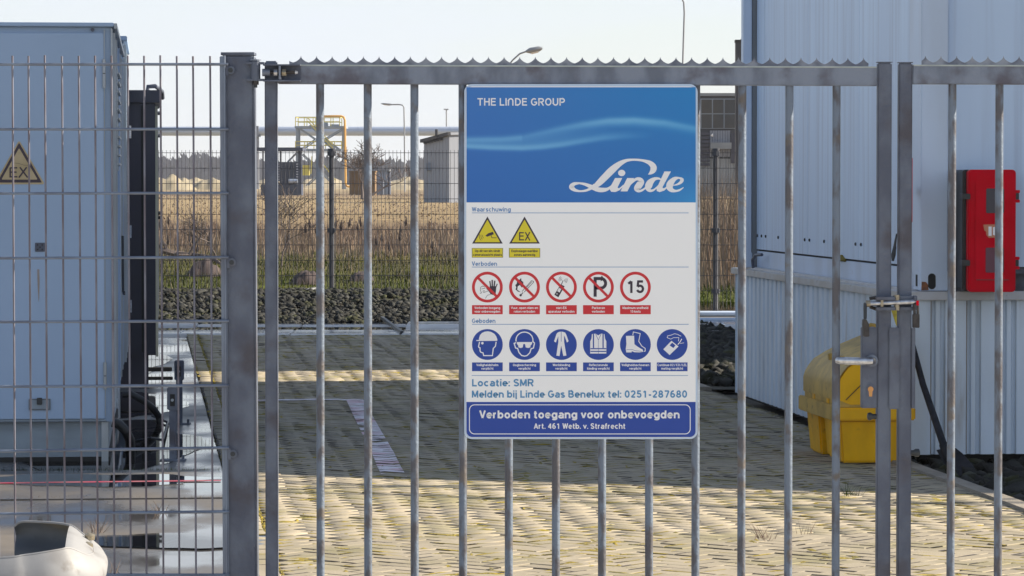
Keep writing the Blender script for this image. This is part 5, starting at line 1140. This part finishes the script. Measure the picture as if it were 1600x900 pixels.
# ------------------------------------------------------------------ field, far fence, plants
def fz(x, y):
    z = float(np.interp(y, [46.5, 52, 66, 96, 256, 600, 2500], [.0, .06, .26, .72, 1.02, 1.12, 1.2]))
    if y > 100: z += .14 * mnoise.noise(Vector((x * .05, y * .02, 0))) * min(1, (y - 100) / 100)
    return z + (.05 * mnoise.noise(Vector((x * .3, y * .2, 1))) if y < 100 else 0)
def field_mat():
    m = bpy.data.materials.new('field_ground'); m.use_nodes = True
    n = m.node_tree.nodes; l = m.node_tree.links; b = n['Principled BSDF']; b.inputs['Roughness'].default_value = .95; b.inputs['Specular IOR Level'].default_value = .1
    geo = n.new('ShaderNodeNewGeometry'); sx = n.new('ShaderNodeSeparateXYZ'); l.new(geo.outputs['Position'], sx.inputs[0])
    t = n.new('ShaderNodeTexNoise'); t.inputs['Scale'].default_value = .12; t.inputs['Detail'].default_value = 8; mp = n.new('ShaderNodeMapping'); mp.inputs['Scale'].default_value = (1.6, .55, 1); l.new(geo.outputs['Position'], mp.inputs[0]); l.new(mp.outputs[0], t.inputs['Vector'])
    ad = n.new('ShaderNodeMath'); ad.operation = 'MULTIPLY_ADD'; l.new(t.outputs['Fac'], ad.inputs[0]); ad.inputs[1].default_value = 26; l.new(sx.outputs['Y'], ad.inputs[2])
    r = n.new('ShaderNodeValToRGB'); mr = n.new('ShaderNodeMapRange'); mr.inputs['From Min'].default_value = 50; mr.inputs['From Max'].default_value = 450; l.new(ad.outputs[0], mr.inputs['Value']); l.new(mr.outputs[0], r.inputs[0])
    e = r.color_ramp.elements; e[0].position = 0; e[0].color = (.07, .09, .01, 1); e[1].position = 1; e[1].color = (.4, .33, .22, 1)
    for p, c in ((.05, (.07, .075, .015)), (.1, (.16, .11, .07)), (.15, (.26, .19, .105)), (.3, (.32, .24, .135)), (.45, (.2, .145, .095)), (.7, (.34, .27, .165))): q = e.new(p); q.color = (*c, 1)
    t2 = n.new('ShaderNodeTexNoise'); t2.inputs['Scale'].default_value = 1.4; t2.inputs['Detail'].default_value = 8; l.new(geo.outputs['Position'], t2.inputs['Vector'])
    mm = n.new('ShaderNodeMapRange'); mm.inputs['From Min'].default_value = .3; mm.inputs['From Max'].default_value = .7; mm.inputs['To Min'].default_value = .5; mm.inputs['To Max'].default_value = 1.3; l.new(t2.outputs['Fac'], mm.inputs['Value'])
    h = n.new('ShaderNodeHueSaturation'); l.new(r.outputs[0], h.inputs['Color']); l.new(mm.outputs[0], h.inputs['Value']); l.new(h.outputs[0], b.inputs['Base Color'])
    return m
def blades(name, n, px, py, hmin, hmax, w, lean, m, seed, zf=fz, par=None, segs=1, hf=None, wf=None):
    rg = np.random.default_rng(seed); V = np.zeros((n, 3 if segs == 1 else 5, 3)); x = px(rg, n); y = py(rg, n)
    z = np.array([zf(a, b) for a, b in zip(x, y)]); h = rg.uniform(hmin, hmax, n) * (hf(x, y) if hf else 1); a = rg.uniform(0, 6.28, n); l = rg.normal(0, lean, (n, 2)) * h[:, None]; ww = w * (wf(x, y) if wf else 1)
    dx, dy = np.cos(a) * ww / 2, np.sin(a) * ww / 2 * .4
    base = np.stack([x, y, z - .01], 1); d = np.stack([dx + ww * .15, dy, 0 * dx], 1); tip = np.stack([x + l[:, 0], y + l[:, 1], z + h], 1)
    if segs == 1: V[:, 0] = base - d; V[:, 1] = base + d; V[:, 2] = tip; Fc = np.arange(n * 3).reshape(n, 3)
    else:
        mid = base * .45 + tip * .55; mid[:, 0] -= l[:, 0] * .15
        V[:, 0] = base - d; V[:, 1] = base + d; V[:, 2] = mid + d * .8; V[:, 3] = mid - d * .8; V[:, 4] = tip
        Fc = np.concatenate([np.stack([np.arange(n) * 5 + k for k in q], 1) for q in ((0, 1, 2), (0, 2, 3), (3, 2, 4))])
    return npmesh(name, V.reshape(-1, 3), Fc, m, np.repeat(rg.random(n), V.shape[1]), par, kind='stuff')
def build_field():
    ys = np.concatenate([np.linspace(46.6, 110, 70), np.linspace(116, 450, 70), np.geomspace(470, 3000, 20)]); xs = np.concatenate([np.linspace(-1500, -60, 12), np.linspace(-55, 55, 90), np.linspace(60, 1500, 12)])
    V = [(x, y, fz(x, y) if y > 47 else -.08) for y in ys for x in xs]; n = len(xs)
    structure(npmesh('field', V, [(j * n + i, j * n + i + 1, (j + 1) * n + i + 1, (j + 1) * n + i) for j in range(len(ys) - 1) for i in range(n - 1)], field_mat()))
    wx = lambda r, n: r.uniform(-9, 9, n)
    blades('grass', 42000, wx, lambda r, n: 46.9 + 21 * r.random(n) ** 1.15, .03, .13, .012, .35, GRASS, 3)
    blades('dry_grass', 2200, wx, lambda r, n: r.uniform(50, 74, n), .1, .32, .01, .3, STRAW, 4)
    wide = lambda r, n: r.uniform(-14, 14, n)
    def hf(x, y): return .75 + .35 * np.sin(x * .9 + y * .3) * np.sin(x * .37 + 1.3) + .1 * np.sin(x * 2.7)
    blades('dry_reeds', 26000, wide, lambda r, n: 65.5 + 18 * r.random(n), .15, .48, .014, .22, STRAW, 5, segs=2, hf=hf)
    blades('dry_meadow', 15000, lambda r, n: r.uniform(-22, 22, n), lambda r, n: 80 + 150 * r.random(n) ** 1.5, .03, .1, .05, .7, STRAW, 6)
    # brush that stands taller towards the right, behind the far fence
    blades('dry_brush', 9000, lambda r, n: r.uniform(2.6, 9, n), lambda r, n: r.uniform(52, 66, n), .6, 1.75, .012, .14, STRAW, 7, segs=2)
    # dark seed heads on stalks
    rr = random.Random(4); mb = MB()
    for k in range(150):
        x, y = rr.uniform(-9, 8), rr.uniform(61, 74); z = fz(x, y); h = rr.uniform(.35, .62); lx = rr.gauss(0, .07)
        mb.path([(x, y, z), (x + lx * .6, y, z + h * .6), (x + lx, y, z + h)], [.005, .004, .003], 3); mb.path([(x + lx * .75, y, z + h * .72), (x + lx * .85, y, z + h * .84), (x + lx, y, z + h + .04)], [.012, .028, .006], 5)
    mb.build('seed_stalks', STEMD, None, kind='stuff')
    # fallen branches left of the gate post
    tag(MB().path([W(252, 391, 60), W(275, 397, 60), W(300, 398, 60.2), W(330, 402, 60), W(352, 417, 59.8)], [.05, .06, .04, .035, .02], 6).path([W(262, 395, 60), W(258, 384, 60), W(252, 372, 60)], [.04, .03, .01], 5).path([W(318, 400, 60), W(330, 412, 60), W(336, 425, 59.8)], [.03, .02, .01], 5).path([W(296, 398, 60), W(303, 384, 60), W(312, 372, 60), W(326, 378, 60.2)], [.03, .02, .016, .008], 5).build('fallen_branch', BARK, None, smooth=True), 'dark fallen branch in the dry weeds left of the gate post', 'branch')
    for px, py, w_, h_, Y, lb in ((478, 434, 52, 21, 55, 'dark heap behind the far fence left of the fence post'), (565, 438, 40, 16, 56, 'low dark heap behind the far fence right of the fence post'), (320, 420, 60, 26, 58, 'dark heap under the fallen branch behind the far fence')):
        q = W(px, py + 8, Y); s = Y / F; V, Fc = [], []
        for j in range(9):
            for i in range(17):
                u, v = i / 16 * 2 - 1, j / 8 * 2 - 1; r = max(0, 1 - u * u - v * v) ** .6; V.append((q.x + u * w_ * s / 2, Y + v * .5, fz(q.x, Y) - .03 + h_ * s * r * (1 + .5 * mnoise.noise(Vector((u * 3 + px, v * 3, 0))))))
        o = npmesh('earth_heap', V, [(j * 17 + i, j * 17 + i + 1, (j + 1) * 17 + i + 1, (j + 1) * 17 + i) for j in range(8) for i in range(16)], STEMD); tag(o, lb, 'heap', 'dark heaps behind the far fence')
    # few weeds in the yard
    for i, (px, py, n_, c, lb) in enumerate(((1197, 842, 34, STRAW, 'dry straw tuft on the sunlit paving below the sign'), (1331, 774, 30, GRASS, 'small yellow green weed growing at the kerb right of the gate stiles'), (1262, 832, 12, STRAW, 'small dry tuft on the sunlit paving left of the stiles'), (250, 799, 20, STRAW, 'dry weed in the slab joint behind the wire fence'), (150, 829, 30, STRAW, 'dry weed tuft behind the white barrier end'), (177, 895, 16, STRAW, 'dry weed low beside the barrier end'))):
        g = G(px, py); o = blades('weed', n_, lambda r, n, g=g: g.x + r.normal(0, .025, n), lambda r, n, g=g: g.y + r.normal(0, .05, n), .02, .09, .004, .7, c, 40 + i, zf=lambda x, y: 0); del o['kind']; tag(o, lb, 'weed', 'weeds in the yard')
    blades('weeds', 700, lambda r, n: np.array([G(x, 733)[0] for x in r.uniform(-60, 345, n)]), lambda r, n: r.normal(20.5, .015, n), .008, .04, .006, .6, GRASS, 60, zf=lambda x, y: -.02)
    blades('weeds', 500, lambda r, n: r.uniform(-3.6, -1.4, n), lambda r, n: r.normal(18.72, .02, n), .005, .03, .006, .7, STRAW, 61, zf=lambda x, y: -.02)

def build_back_fence():
    Y = 46.7; s = Y / F
    t = thing('far_mesh_fence', 'dark wire mesh fence across the far edge of the yard', 'fence', (0, Y, 0))
    pitch = .05; zt = WZ(234.5, Y)
    vx = MB().tube((0, 0, .02), (0, 0, zt), .0028, 4).build('vertical_wire', BGFENCE, t); n = 0
    x = -5.6
    more = MB()
    while x < 5.4:
        if n < 290 and (-4.7 < x < -.55 or 2.2 < x < 3.4):
            o = vx if n == 0 else vx.copy()
            if n: COL.objects.link(o); o.parent = t
            o.location = (x, 0, 0); n += 1
        else: more.tube((x, 0, .02), (x, 0, zt), .0028, 4)
        x += pitch
    more.build('further_wires', BGFENCE, t, kind='stuff')
    for k in range(10):
        for dy in (-.006, .006): MB().tube((-5.6, dy, zt - .035 - .2 * k), (5.4, dy, zt - .035 - .2 * k), .0038, 5).build('horizontal_wire', BGFENCE, t)
    for px in (-82, 218, 518, 818, 1118.5, 1418):
        X = WX(px, Y); p = MB().tube((X, .045, 0), (X, .045, WZ(232, Y)), .034, 12).build('post', BGFENCE, t, smooth=True)
        MB().tube((X, .045, WZ(236, Y)), (X, .045, WZ(232, Y)), .05, 12).build('post_cap', BGFENCE, p, smooth=True)
        for py in (240, 360, 455): MB().tube((X, .02, WZ(py + 3.5, Y)), (X, .02, WZ(py - 3.5, Y)), .055, 8).build('clamp', BGFENCE, p)

def tree(name, label, base, h, r0, seed, Y, spread=.5, levels=5, first=.35, group=None, lean=0, twig=.012):
    rr = random.Random(seed); t = thing(name, label, 'tree', base, group=group); tr = MB(); tw = MB()
    def grow(p, d, L, r, lv):
        n = 4; pts = [p.copy()]; rs = [r]
        for i in range(n):
            d = (d + Vector((rr.gauss(0, .14), rr.gauss(0, .14), rr.gauss(.03, .09)))).normalized(); p = p + d * L / n; pts.append(p.copy()); rs.append(max(twig * .5, r * (1 - .45 * (i + 1) / n)))
        (tr if lv >= levels - 1 else tw).path(pts, rs, 6 if lv >= levels - 1 else 3, cap=False)
        if lv <= 0: return
        for k in range(rr.randint(2, 4) if lv > 1 else rr.randint(3, 5)):
            i = rr.randint(1 if lv < levels else 2, n); a = rr.uniform(0, 2 * PI); nd = (d * rr.uniform(.6, 1) + Vector((math.cos(a), math.sin(a) * .8, rr.uniform(-.1, .5))) * spread * rr.uniform(.7, 1.4)).normalized()
            grow(pts[i].copy(), nd, L * rr.uniform(.6, .95), max(twig * .5, rs[i] * .6), lv - 1)
    grow(Vector((0, 0, 0)), Vector((lean, 0, 1)).normalized(), h * first, r0, levels)
    tr.build('trunk', BARK, t, smooth=True); tw.build('crown', BARK, t)
    return t
def beam(name, m, t, p, q, w, Y, dY=0, dY2=None):
    a = W(*p, Y); b = W(*q, Y); a.y += dY; b.y += dY if dY2 is None else dY2; return MB().bar(a, b, w).build(name, m, t, world=True)
def build_far():
    # pipe bridge
    Y = 352; s = Y / F; p = thing('pipe_bridge', 'long pale clad pipeline crossing the field on columns', 'pipeline', (W(500, 290, Y).x, Y, 1))
    zc = WZ(205, Y)
    for k in range(14):
        xa = -60 + k * 9; MB().tube((xa, Y, zc), (xa + 8.94, Y, zc), .45, 20).build('pipe_section', PIPEW, p, world=True, smooth=True); MB().tube((xa + 8.9, Y, zc), (xa + 9.04, Y, zc), .465, 20).build('joint_band', PIPEW, p, world=True, smooth=True)
    for px in (402, 720, 1000, 120):
        X = WX(px, Y); MB().tube((X, Y, .8), (X, Y, zc - .5), .2 if px == 402 else .16, 10).build('column', SHED, p, world=True, smooth=True); box('saddle', BSTEEL, p, X - .35, X + .35, Y - .5, Y + .5, zc - .56, zc - .44, world=True)
    box('flange_plate', SHED, p, WX(398, Y), WX(405, Y), Y - .6, Y + .6, WZ(213, Y), WZ(197, Y), world=True)
    # valve tower
    Y = 330; s = Y / F; t = thing('valve_tower', 'steel access tower with yellow railings and an orange riser pipe', 'tower', (WX(500, Y), Y, 1)); D = 3.6
    for px in (464, 536):
        for dy in (0, D): beam('leg', BSTEEL, t, (px, 298), (px, 198), .2, Y, dy)
    for dy in (0, D):
        for a, b in (((466, 200), (492, 218)), ((536, 200), (506, 218)), ((492, 218), (466, 236)), ((500, 216), (522, 236)), ((470, 240), (520, 288)), ((532, 240), (478, 290)), ((532, 236), (506, 216))): beam('brace', BSTEEL, t, a, b, .11, Y, dy)
    for y0, y1, x0, x1, lb in ((197, 200.5, 461, 541, 'upper'), (232.5, 236.5, 462, 534, 'lower')): box('platform', BSTEEL, t, WX(x0, Y), WX(x1, Y), Y - .3, Y + D + .3, WZ(y1, Y), WZ(y0, Y), world=True)
    for y0, y1, x0, x1 in ((183, 197, 462, 531), (221, 232.5, 462, 534)):
        for dy in (-.3, D + .3):
            for yy in (y0, (y0 + y1) / 2): beam('railing', YRAIL, t, (x0, yy), (x1, yy), .06, Y, dy)
            for i in range(6): x = x0 + (x1 - x0) * i / 5; beam('railing_post', YRAIL, t, (x, y0), (x, y1), .07, Y, dy)
        for x in (x0, x1): beam('railing', YRAIL, t, (x, y0), (x, y0 + .01), .06, Y, -.3, D + .3)
    for o in (0, 5): beam('stair_rail', YRAIL, t, (481, 184 + o), (520, 226 + o), .09, Y, -.5)
    beam('stair_rail', YRAIL, t, (500, 250), (525, 282), .09, Y, -.5); beam('stair_rail', YRAIL, t, (488, 244), (486, 272), .1, Y, -.4); beam('stringer', BSTEEL, t, (484, 196), (524, 232), .16, Y, -.4)
    for x0, x1, y0, y1 in ((515, 530, 194, 198), (505, 512, 191, 198)): box('valve_box', BSTEEL, t, WX(x0, Y), WX(x1, Y), Y + .8, Y + 1.6, WZ(y1, Y), WZ(y0, Y), world=True)
    MB().path([W(x, y, Y - .6) for x, y in ((504, 183.5), (506, 181.8), (520, 181.5), (533, 181.5), (537, 183), (538.7, 188), (539, 200), (539.5, 240), (540, 286), (542, 291), (546, 292))], .1, 8).build('riser_pipe', OPIPE, t, world=True, smooth=True)
    box('yellow_cabinet', YRAIL, t, WX(473, Y), WX(483, Y), Y, Y + .8, WZ(274, Y), WZ(258, Y), world=True)
    # dark skid with flat roof
    Y = 205; s = Y / F; k = thing('equipment_skid', 'dark blue open equipment skid with a flat roof in the field', 'skid', (WX(440, Y), Y, .9)); zb = .9
    box('roof', SKID, k, WX(403, Y), WX(474, Y), Y - .6, Y + 3, WZ(236, Y), WZ(230.5, Y), world=True)
    for px in (410, 416, 466, 433): box('column', SKID, k, WX(px, Y), WX(px + (5 if px > 460 else 2), Y), Y, Y + .2, zb, WZ(235, Y), world=True); box('column', SKID, k, WX(px, Y), WX(px + 2, Y), Y + 2.4, Y + 2.6, zb, WZ(235, Y), world=True)
    for i in range(9): y = 253 + i * 4; box('louvre_slat', SKID, k, WX(434, Y), WX(466, Y), Y - .05, Y + .15, WZ(y + 2.6, Y), WZ(y, Y), world=True)
    box('machine_body', SKID, k, WX(436, Y), WX(462, Y), Y + .6, Y + 2.2, zb, WZ(254, Y), world=True); box('base_frame', SKID, k, WX(408, Y), WX(470, Y), Y - .1, Y + 2.6, zb - .1, WZ(288, Y), world=True)
    MB().tube(W(451, 283, Y - .2), W(465, 283, Y - .2), .12, 8).build('small_tank', PIPEW, k, world=True); beam('stay', BSTEEL, k, (449, 253), (462, 240), .1, Y, .3)
    # grey shed
    Y = 150; s = Y / F; zb = .85; h = thing('site_shed', 'grey profiled steel shed in the field left of the sign', 'shed', (WX(690, Y), Y, .85), rz=0)
    A, B, C, E_ = WX(662.5, Y + 3), WX(702, Y), WX(760, Y + 1.2), 0
    for (xa, ya_, za_, xb, yb_, zb_, n) in ((A, Y + 3, WZ(221, Y + 3), B, Y, WZ(211.5, Y), 8), (B, Y, WZ(210, Y), C, Y + 1.2, WZ(208, Y), 9)):
        for i in range(n):
            u0, u1 = i / n, (i + .93) / n; f = lambda u: (xa + (xb - xa) * u, ya_ + (yb_ - ya_) * u, za_ + (zb_ - za_) * u)
            p0, p1 = f(u0), f(u1); MB().add([(p0[0], p0[1], zb - .1), (p1[0], p1[1], zb - .1), (p1[0], p1[1], p1[2]), (p0[0], p0[1], p0[2]), (p0[0] + .05, p0[1] + .06, zb - .1), (p1[0] + .05, p1[1] + .06, zb - .1), (p1[0] + .05, p1[1] + .06, p1[2]), (p0[0] + .05, p0[1] + .06, p0[2])], [(0, 1, 2, 3), (7, 6, 5, 4), (0, 4, 5, 1), (3, 2, 6, 7), (0, 3, 7, 4), (1, 5, 6, 2)]).build('wall_panel', SHED, h, world=True)
            if xa == A and i < 6: q = f(u0 + .06); box('gutter_bracket', BRICKD, h, q[0] - .08, q[0] + .05, q[1] - .25, q[1], q[2] - .12, q[2] + .02, world=True)
    zr = WZ(213, Y); MB().add([(A + .05, Y + 3.1, zb), (B + .05, Y + .1, zb), (C, Y + 1.3, zb), (C, Y + 5, zb), (A + .05, Y + 3.1, WZ(221, Y + 3) - .02), (B + .05, Y + .1, zr), (C, Y + 1.3, zr), (C, Y + 5, zr)], [(0, 1, 5, 4), (1, 2, 6, 5), (2, 3, 7, 6), (3, 0, 4, 7), (4, 5, 6, 7)]).build('inner_wall', BRICKD, h, world=True)
    MB().bar((A - .1, Y + 2.9, WZ(220.5, Y + 3)), (B, Y - .1, WZ(209, Y)), .14).build('roof_edge', BRICKD, h, world=True); MB().bar((B, Y - .05, WZ(209, Y)), (C, Y + 1.2, WZ(207, Y)), .1).build('roof_edge', SHED, h, world=True)
    MB().tube(W(682, 214, Y + 1), W(682, 202, Y + 1), .06, 8).build('chimney', BRICKD, h, world=True); box('wall_hatch', BSTEEL, h, WX(663.5, Y), WX(672, Y), Y + 2.2, Y + 2.6, WZ(266, Y), WZ(254, Y), world=True)
    # brown and blue grey boxes
    Y = 215; b = thing('brown_container', 'rusty brown box behind the bare tree', 'box', (WX(560, Y), Y, .9)); box('body', BROWN, b, WX(546, Y), WX(586, Y), Y, Y + 2.4, .9, WZ(269, Y), world=True); box('roof', BROWN, b, WX(545, Y), WX(587, Y), Y - .1, Y + 2.5, WZ(269, Y) + .002, WZ(267, Y), world=True)
    Y = 225; b = thing('grey_container', 'blue grey box with darker half right of the bare tree', 'box', (WX(600, Y), Y, .9)); box('body', BSTEEL, b, WX(583, Y), WX(606, Y), Y, Y + 2.4, .9, WZ(268, Y), world=True); box('body', SKID, b, WX(606.1, Y), WX(609, Y), Y + .1, Y + 2.3, .9, WZ(268, Y), world=True); box('roof', MIDG, b, WX(582, Y), WX(609, Y), Y - .1, Y + 2.5, WZ(268, Y) + .002, WZ(265, Y), world=True)
    box('low_part', SHED, b, WX(586, Y), WX(600, Y), Y - .8, Y - .1, .9, WZ(279, Y), world=True)
    # lamps
    def lamp(px, Y, path, rp, head, lb, cut=.9):
        t = thing('street_lamp', lb, 'street lamp', (WX(px, Y), Y, cut), group='street lamps beyond the yard'); MB().path([Vector((WX(path[0][0], Y), Y, cut))] + [W(a, b, Y) for a, b in path], rp, 8).build('pole', LAMPM, t, world=True, smooth=True)
        if head:
            a, c, w_ = head; A_, C_ = W(*a, Y), W(*c, Y); MB().path([A_, A_.lerp(C_, .25), A_.lerp(C_, .8), C_], [w_ * .4, w_, w_ * .9, w_ * .35], 8).build('lamp_head', LAMPM, t, world=True, smooth=True)
            dn = Vector((0, 0, -w_ * .7)); MB().path([A_.lerp(C_, .3) + dn, A_.lerp(C_, .75) + dn], [w_ * .6, w_ * .5], 8).build('lamp_glass', LAMPG, t, world=True, smooth=True)
    lamp(632, 260, [(632.5, 286), (631.8, 200), (631.3, 168), (629, 164.3), (624, 163.3), (614, 163.3)], .05, ((614.5, 163.6), (595.5, 162), .075), 'thin street lamp with one arm to the left between two gate bars')
    lamp(697.5, 480, [(697.8, 286), (697.5, 171)], .09, None, 'mast with a small flat top beyond the pipeline, left of the sign')
    m = [o for o in bpy.data.objects if o.get('label', '').startswith('mast with')][0]; box('mast_head', LAMPM, m, WX(693.5, 480), WX(701, 480), 479.7, 480.3, WZ(171.8, 480), WZ(170, 480), world=True)
    lamp(770, 120, [(768, 286), (770, 160), (778, 130), (790, 108), (801, 94), (812, 84), (824, 79.8)], .028, ((822, 80.5), (847.5, 75.2), .1), 'curved street lamp arm rising over the toothed strip above the sign')
    lamp(1067, 90, [(1066, 286), (1066.5, 110), (1068, 60), (1069.3, 20), (1068.5, 4), (1063, -8), (1050, -16)], .022, ((1050, -16), (1030, -20), .07), 'tall lamp post behind the toothed strip near the white office')
    # dark industrial building
    Y = 190; b = thing('industrial_building', 'dark industrial hall with gridded glazing right of the sign', 'building', (WX(1130, Y), Y, .9)); X = lambda p: WX(p, Y); Z = lambda p: WZ(p, Y)
    box('wall', BRICKD, b, X(1040), X(1230), Y, Y + 12, .7, Z(150), world=True); box('roof_edge', MIDG, b, X(1039), X(1231), Y - .2, Y + 12.2, Z(150) + .003, Z(145.5), world=True)
    fr = box('window_frame', BSTEEL, b, X(1094), X(1149), Y - .07, Y - .005, Z(201), Z(154), world=True)
    for c in range(3):
        for r_ in range(2): x0 = 1094.8 + 18.2 * c; y0 = 155 + 23 * r_; box('pane', GLASSD, fr, X(x0 + .7), X(x0 + 17), Y - .1, Y - .071, Z(y0 + 22), Z(y0 + .6), world=True)
    for i in range(9): box('louvre_slat', DARKB, b, X(1093), X(1108.5), Y - .2, Y - .06, Z(207 + i * 6 + 4.2), Z(207 + i * 6), world=True)
    box('louvre_slat', DARKB, b, X(1141), X(1150), Y - .2, Y - .06, Z(255), Z(208), world=True)
    for i in range(8): box('door_panel', SHED, b, X(1109 + i * 4), X(1112.4 + i * 4), Y - .12, Y - .01, Z(245), Z(204), world=True)
    box('canopy', MIDG, b, X(1108.6), X(1141), Y - 1.0, Y - .2, Z(233), Z(223), world=True); MB().path([W(1112, 210, Y - .6), W(1113, 211, Y - .6), W(1114, 211, Y - .6)], .09, 6).build('wall_lamp', IWH, b, world=True)
    for i in range(14): box('lower_panel', MIDG, b, X(1094 + i * 4), X(1097.5 + i * 4), Y - .1, Y - .01, .8, Z(248), world=True)
    Y = 140; c = thing('chimney_stack', 'dark square stack beside the corner of the white office', 'stack', (WX(1156, Y), Y, .8)); box('shaft', BRICKD, c, WX(1149.5, Y), WX(1172, Y), Y, Y + .6, .7, WZ(66, Y), world=True); box('stack_cap', DARK, c, WX(1148.6, Y), WX(1158, Y), Y - .03, Y + .63, WZ(66, Y), WZ(62, Y), world=True); box('stack_cap', DARK, c, WX(1158.2, Y), WX(1173, Y), Y - .03, Y + .63, WZ(66, Y), WZ(60, Y), world=True)
    # sand heaps
    for i, (px, w_, top, Y, lb) in enumerate(((262, 60, 268, 300, 'sand heap farthest left beyond the wire fence'), (300, 55, 272, 330, 'rounded sand heap left of the gate post'), (335, 50, 271, 310, 'sand heap directly left of the gate post'), (430, 90, 276, 420, 'long sand heap behind the dark skid'), (505, 60, 271, 420, 'sand heap under the yellow railed tower'), (640, 70, 274, 400, 'sand heap behind the single arm lamp'), (610, 70, 279, 330, 'low sand heap right of the blue grey box'))):
        X = WX(px, Y); s = Y / F; z0 = fz(X, Y) - .15; H = WZ(top, Y) - z0; V = []
        for j in range(13):
            for k_ in range(41):
                u, v = k_ / 20 - 1, j / 6 - 1; r = max(0, 1 - abs(u) ** 2.2) * max(0, 1 - v * v); V.append((X + u * w_ * s * .7, Y + v * 6, z0 + H * r ** .7 * (.72 + .35 * mnoise.noise(Vector((u * 2.5 + i * 7, v * 2, i)))) + .06 * mnoise.noise(Vector((u * 9, v * 5, i))) * r))
        tag(npmesh('sand_heap', V, [(j * 41 + k_, j * 41 + k_ + 1, (j + 1) * 41 + k_ + 1, (j + 1) * 41 + k_) for j in range(12) for k_ in range(40)], SAND), lb, 'heap', 'sand heaps in the field')
    # trees
    tree('bare_tree', 'bare tree with a forked crown between two gate bars', (WX(566, 170), 170, .9), 3.5, .08, 21, 170, .95, 5, .3, lean=-.1, twig=.024)
    o = tree('bare_tree', 'low leaning bare tree reaching right over the boxes', (WX(574, 172), 172, .9), 2.6, .06, 8, 172, .8, 4, .5, lean=1.6, twig=.024)
    tree('bare_bush', 'thin bare bush in front of the dark skid', (WX(440, 62), 62, .2), 1.25, .018, 3, 62, .8, 4, .4, twig=.009); tree('bare_bush', 'thin bare bush left of the gate post behind the far fence', (WX(338, 64), 64, .25), 1.2, .016, 5, 64, .7, 4, .4, twig=.009)
    # far wood
    rg = np.random.default_rng(2); V, Fc, T = [], [], []; n = 0
    for k in range(150):
        X = rg.uniform(-230, 230); Y = rg.uniform(900, 1150); H = rg.uniform(5, 9.5) * (1.25 if X < -75 else .95); Rw = rg.uniform(4, 9)
        c = 190; a = rg.random((c, 3)); t = rg.random()
        px_ = X + (a[:, 0] - .5) * 2 * Rw * (1 - .5 * a[:, 2] ** 2); py_ = Y + (a[:, 1] - .5) * 8; hz = a[:, 2] * H * (1 - .45 * ((px_ - X) / Rw) ** 2); w_ = rg.uniform(.35, 1.1, c); h_ = rg.uniform(.6, 2.2, c)
        b0 = np.stack([px_ - w_, py_, 1 + hz * .8], 1); b1 = np.stack([px_ + w_, py_, 1 + hz * .8], 1); tp = np.stack([px_ + rg.normal(0, .5, c), py_, 1 + hz * .8 + h_], 1)
        V.append(np.stack([b0, b1, tp], 1).reshape(-1, 3)); T += [t] * (3 * c); n += c
    npmesh('far_wood', np.concatenate(V), np.arange(n * 3).reshape(-1, 3), TREEL, T, None, kind='stuff')
    hv = []; xs = np.linspace(-420, 420, 260)
    for j, (yy, f) in enumerate(((1180, 0), (1190, .62), (1250, .55), (1300, 0))): hv += [(x, yy, .5 + f * (5.2 + (2.2 if x < -90 else 0) + 2.4 * mnoise.noise(Vector((x * .03, 0, 0))) + 1.1 * mnoise.noise(Vector((x * .17, 2, 0))))) for x in xs]
    structure(npmesh('wooded_ridge', hv, [(j * 260 + i, j * 260 + i + 1, (j + 1) * 260 + i + 1, (j + 1) * 260 + i) for j in range(3) for i in range(259)], TREEL))

def build_haze():
    m = bpy.data.materials.new('haze_air'); m.use_nodes = True; n = m.node_tree.nodes; n.remove(n['Principled BSDF'])
    v = n.new('ShaderNodeVolumePrincipled'); v.inputs['Color'].default_value = (.86, .9, 1, 1); v.inputs['Density'].default_value = .0002; v.inputs['Anisotropy'].default_value = .2
    m.node_tree.links.new(v.outputs[0], n['Material Output'].inputs['Volume'])
    MB().box(-1600, 1600, -70, 3100, -2, 30).build('haze', m, None, kind='stuff')

build_ground(); build_rocks(); build_container(); build_field(); build_back_fence(); build_far()
build_cabinets(); build_right_things(); build_gate_post(); build_fence(); build_gates(); build_padlocks(); build_guardrail(); build_sign()
if HAZE: build_haze()
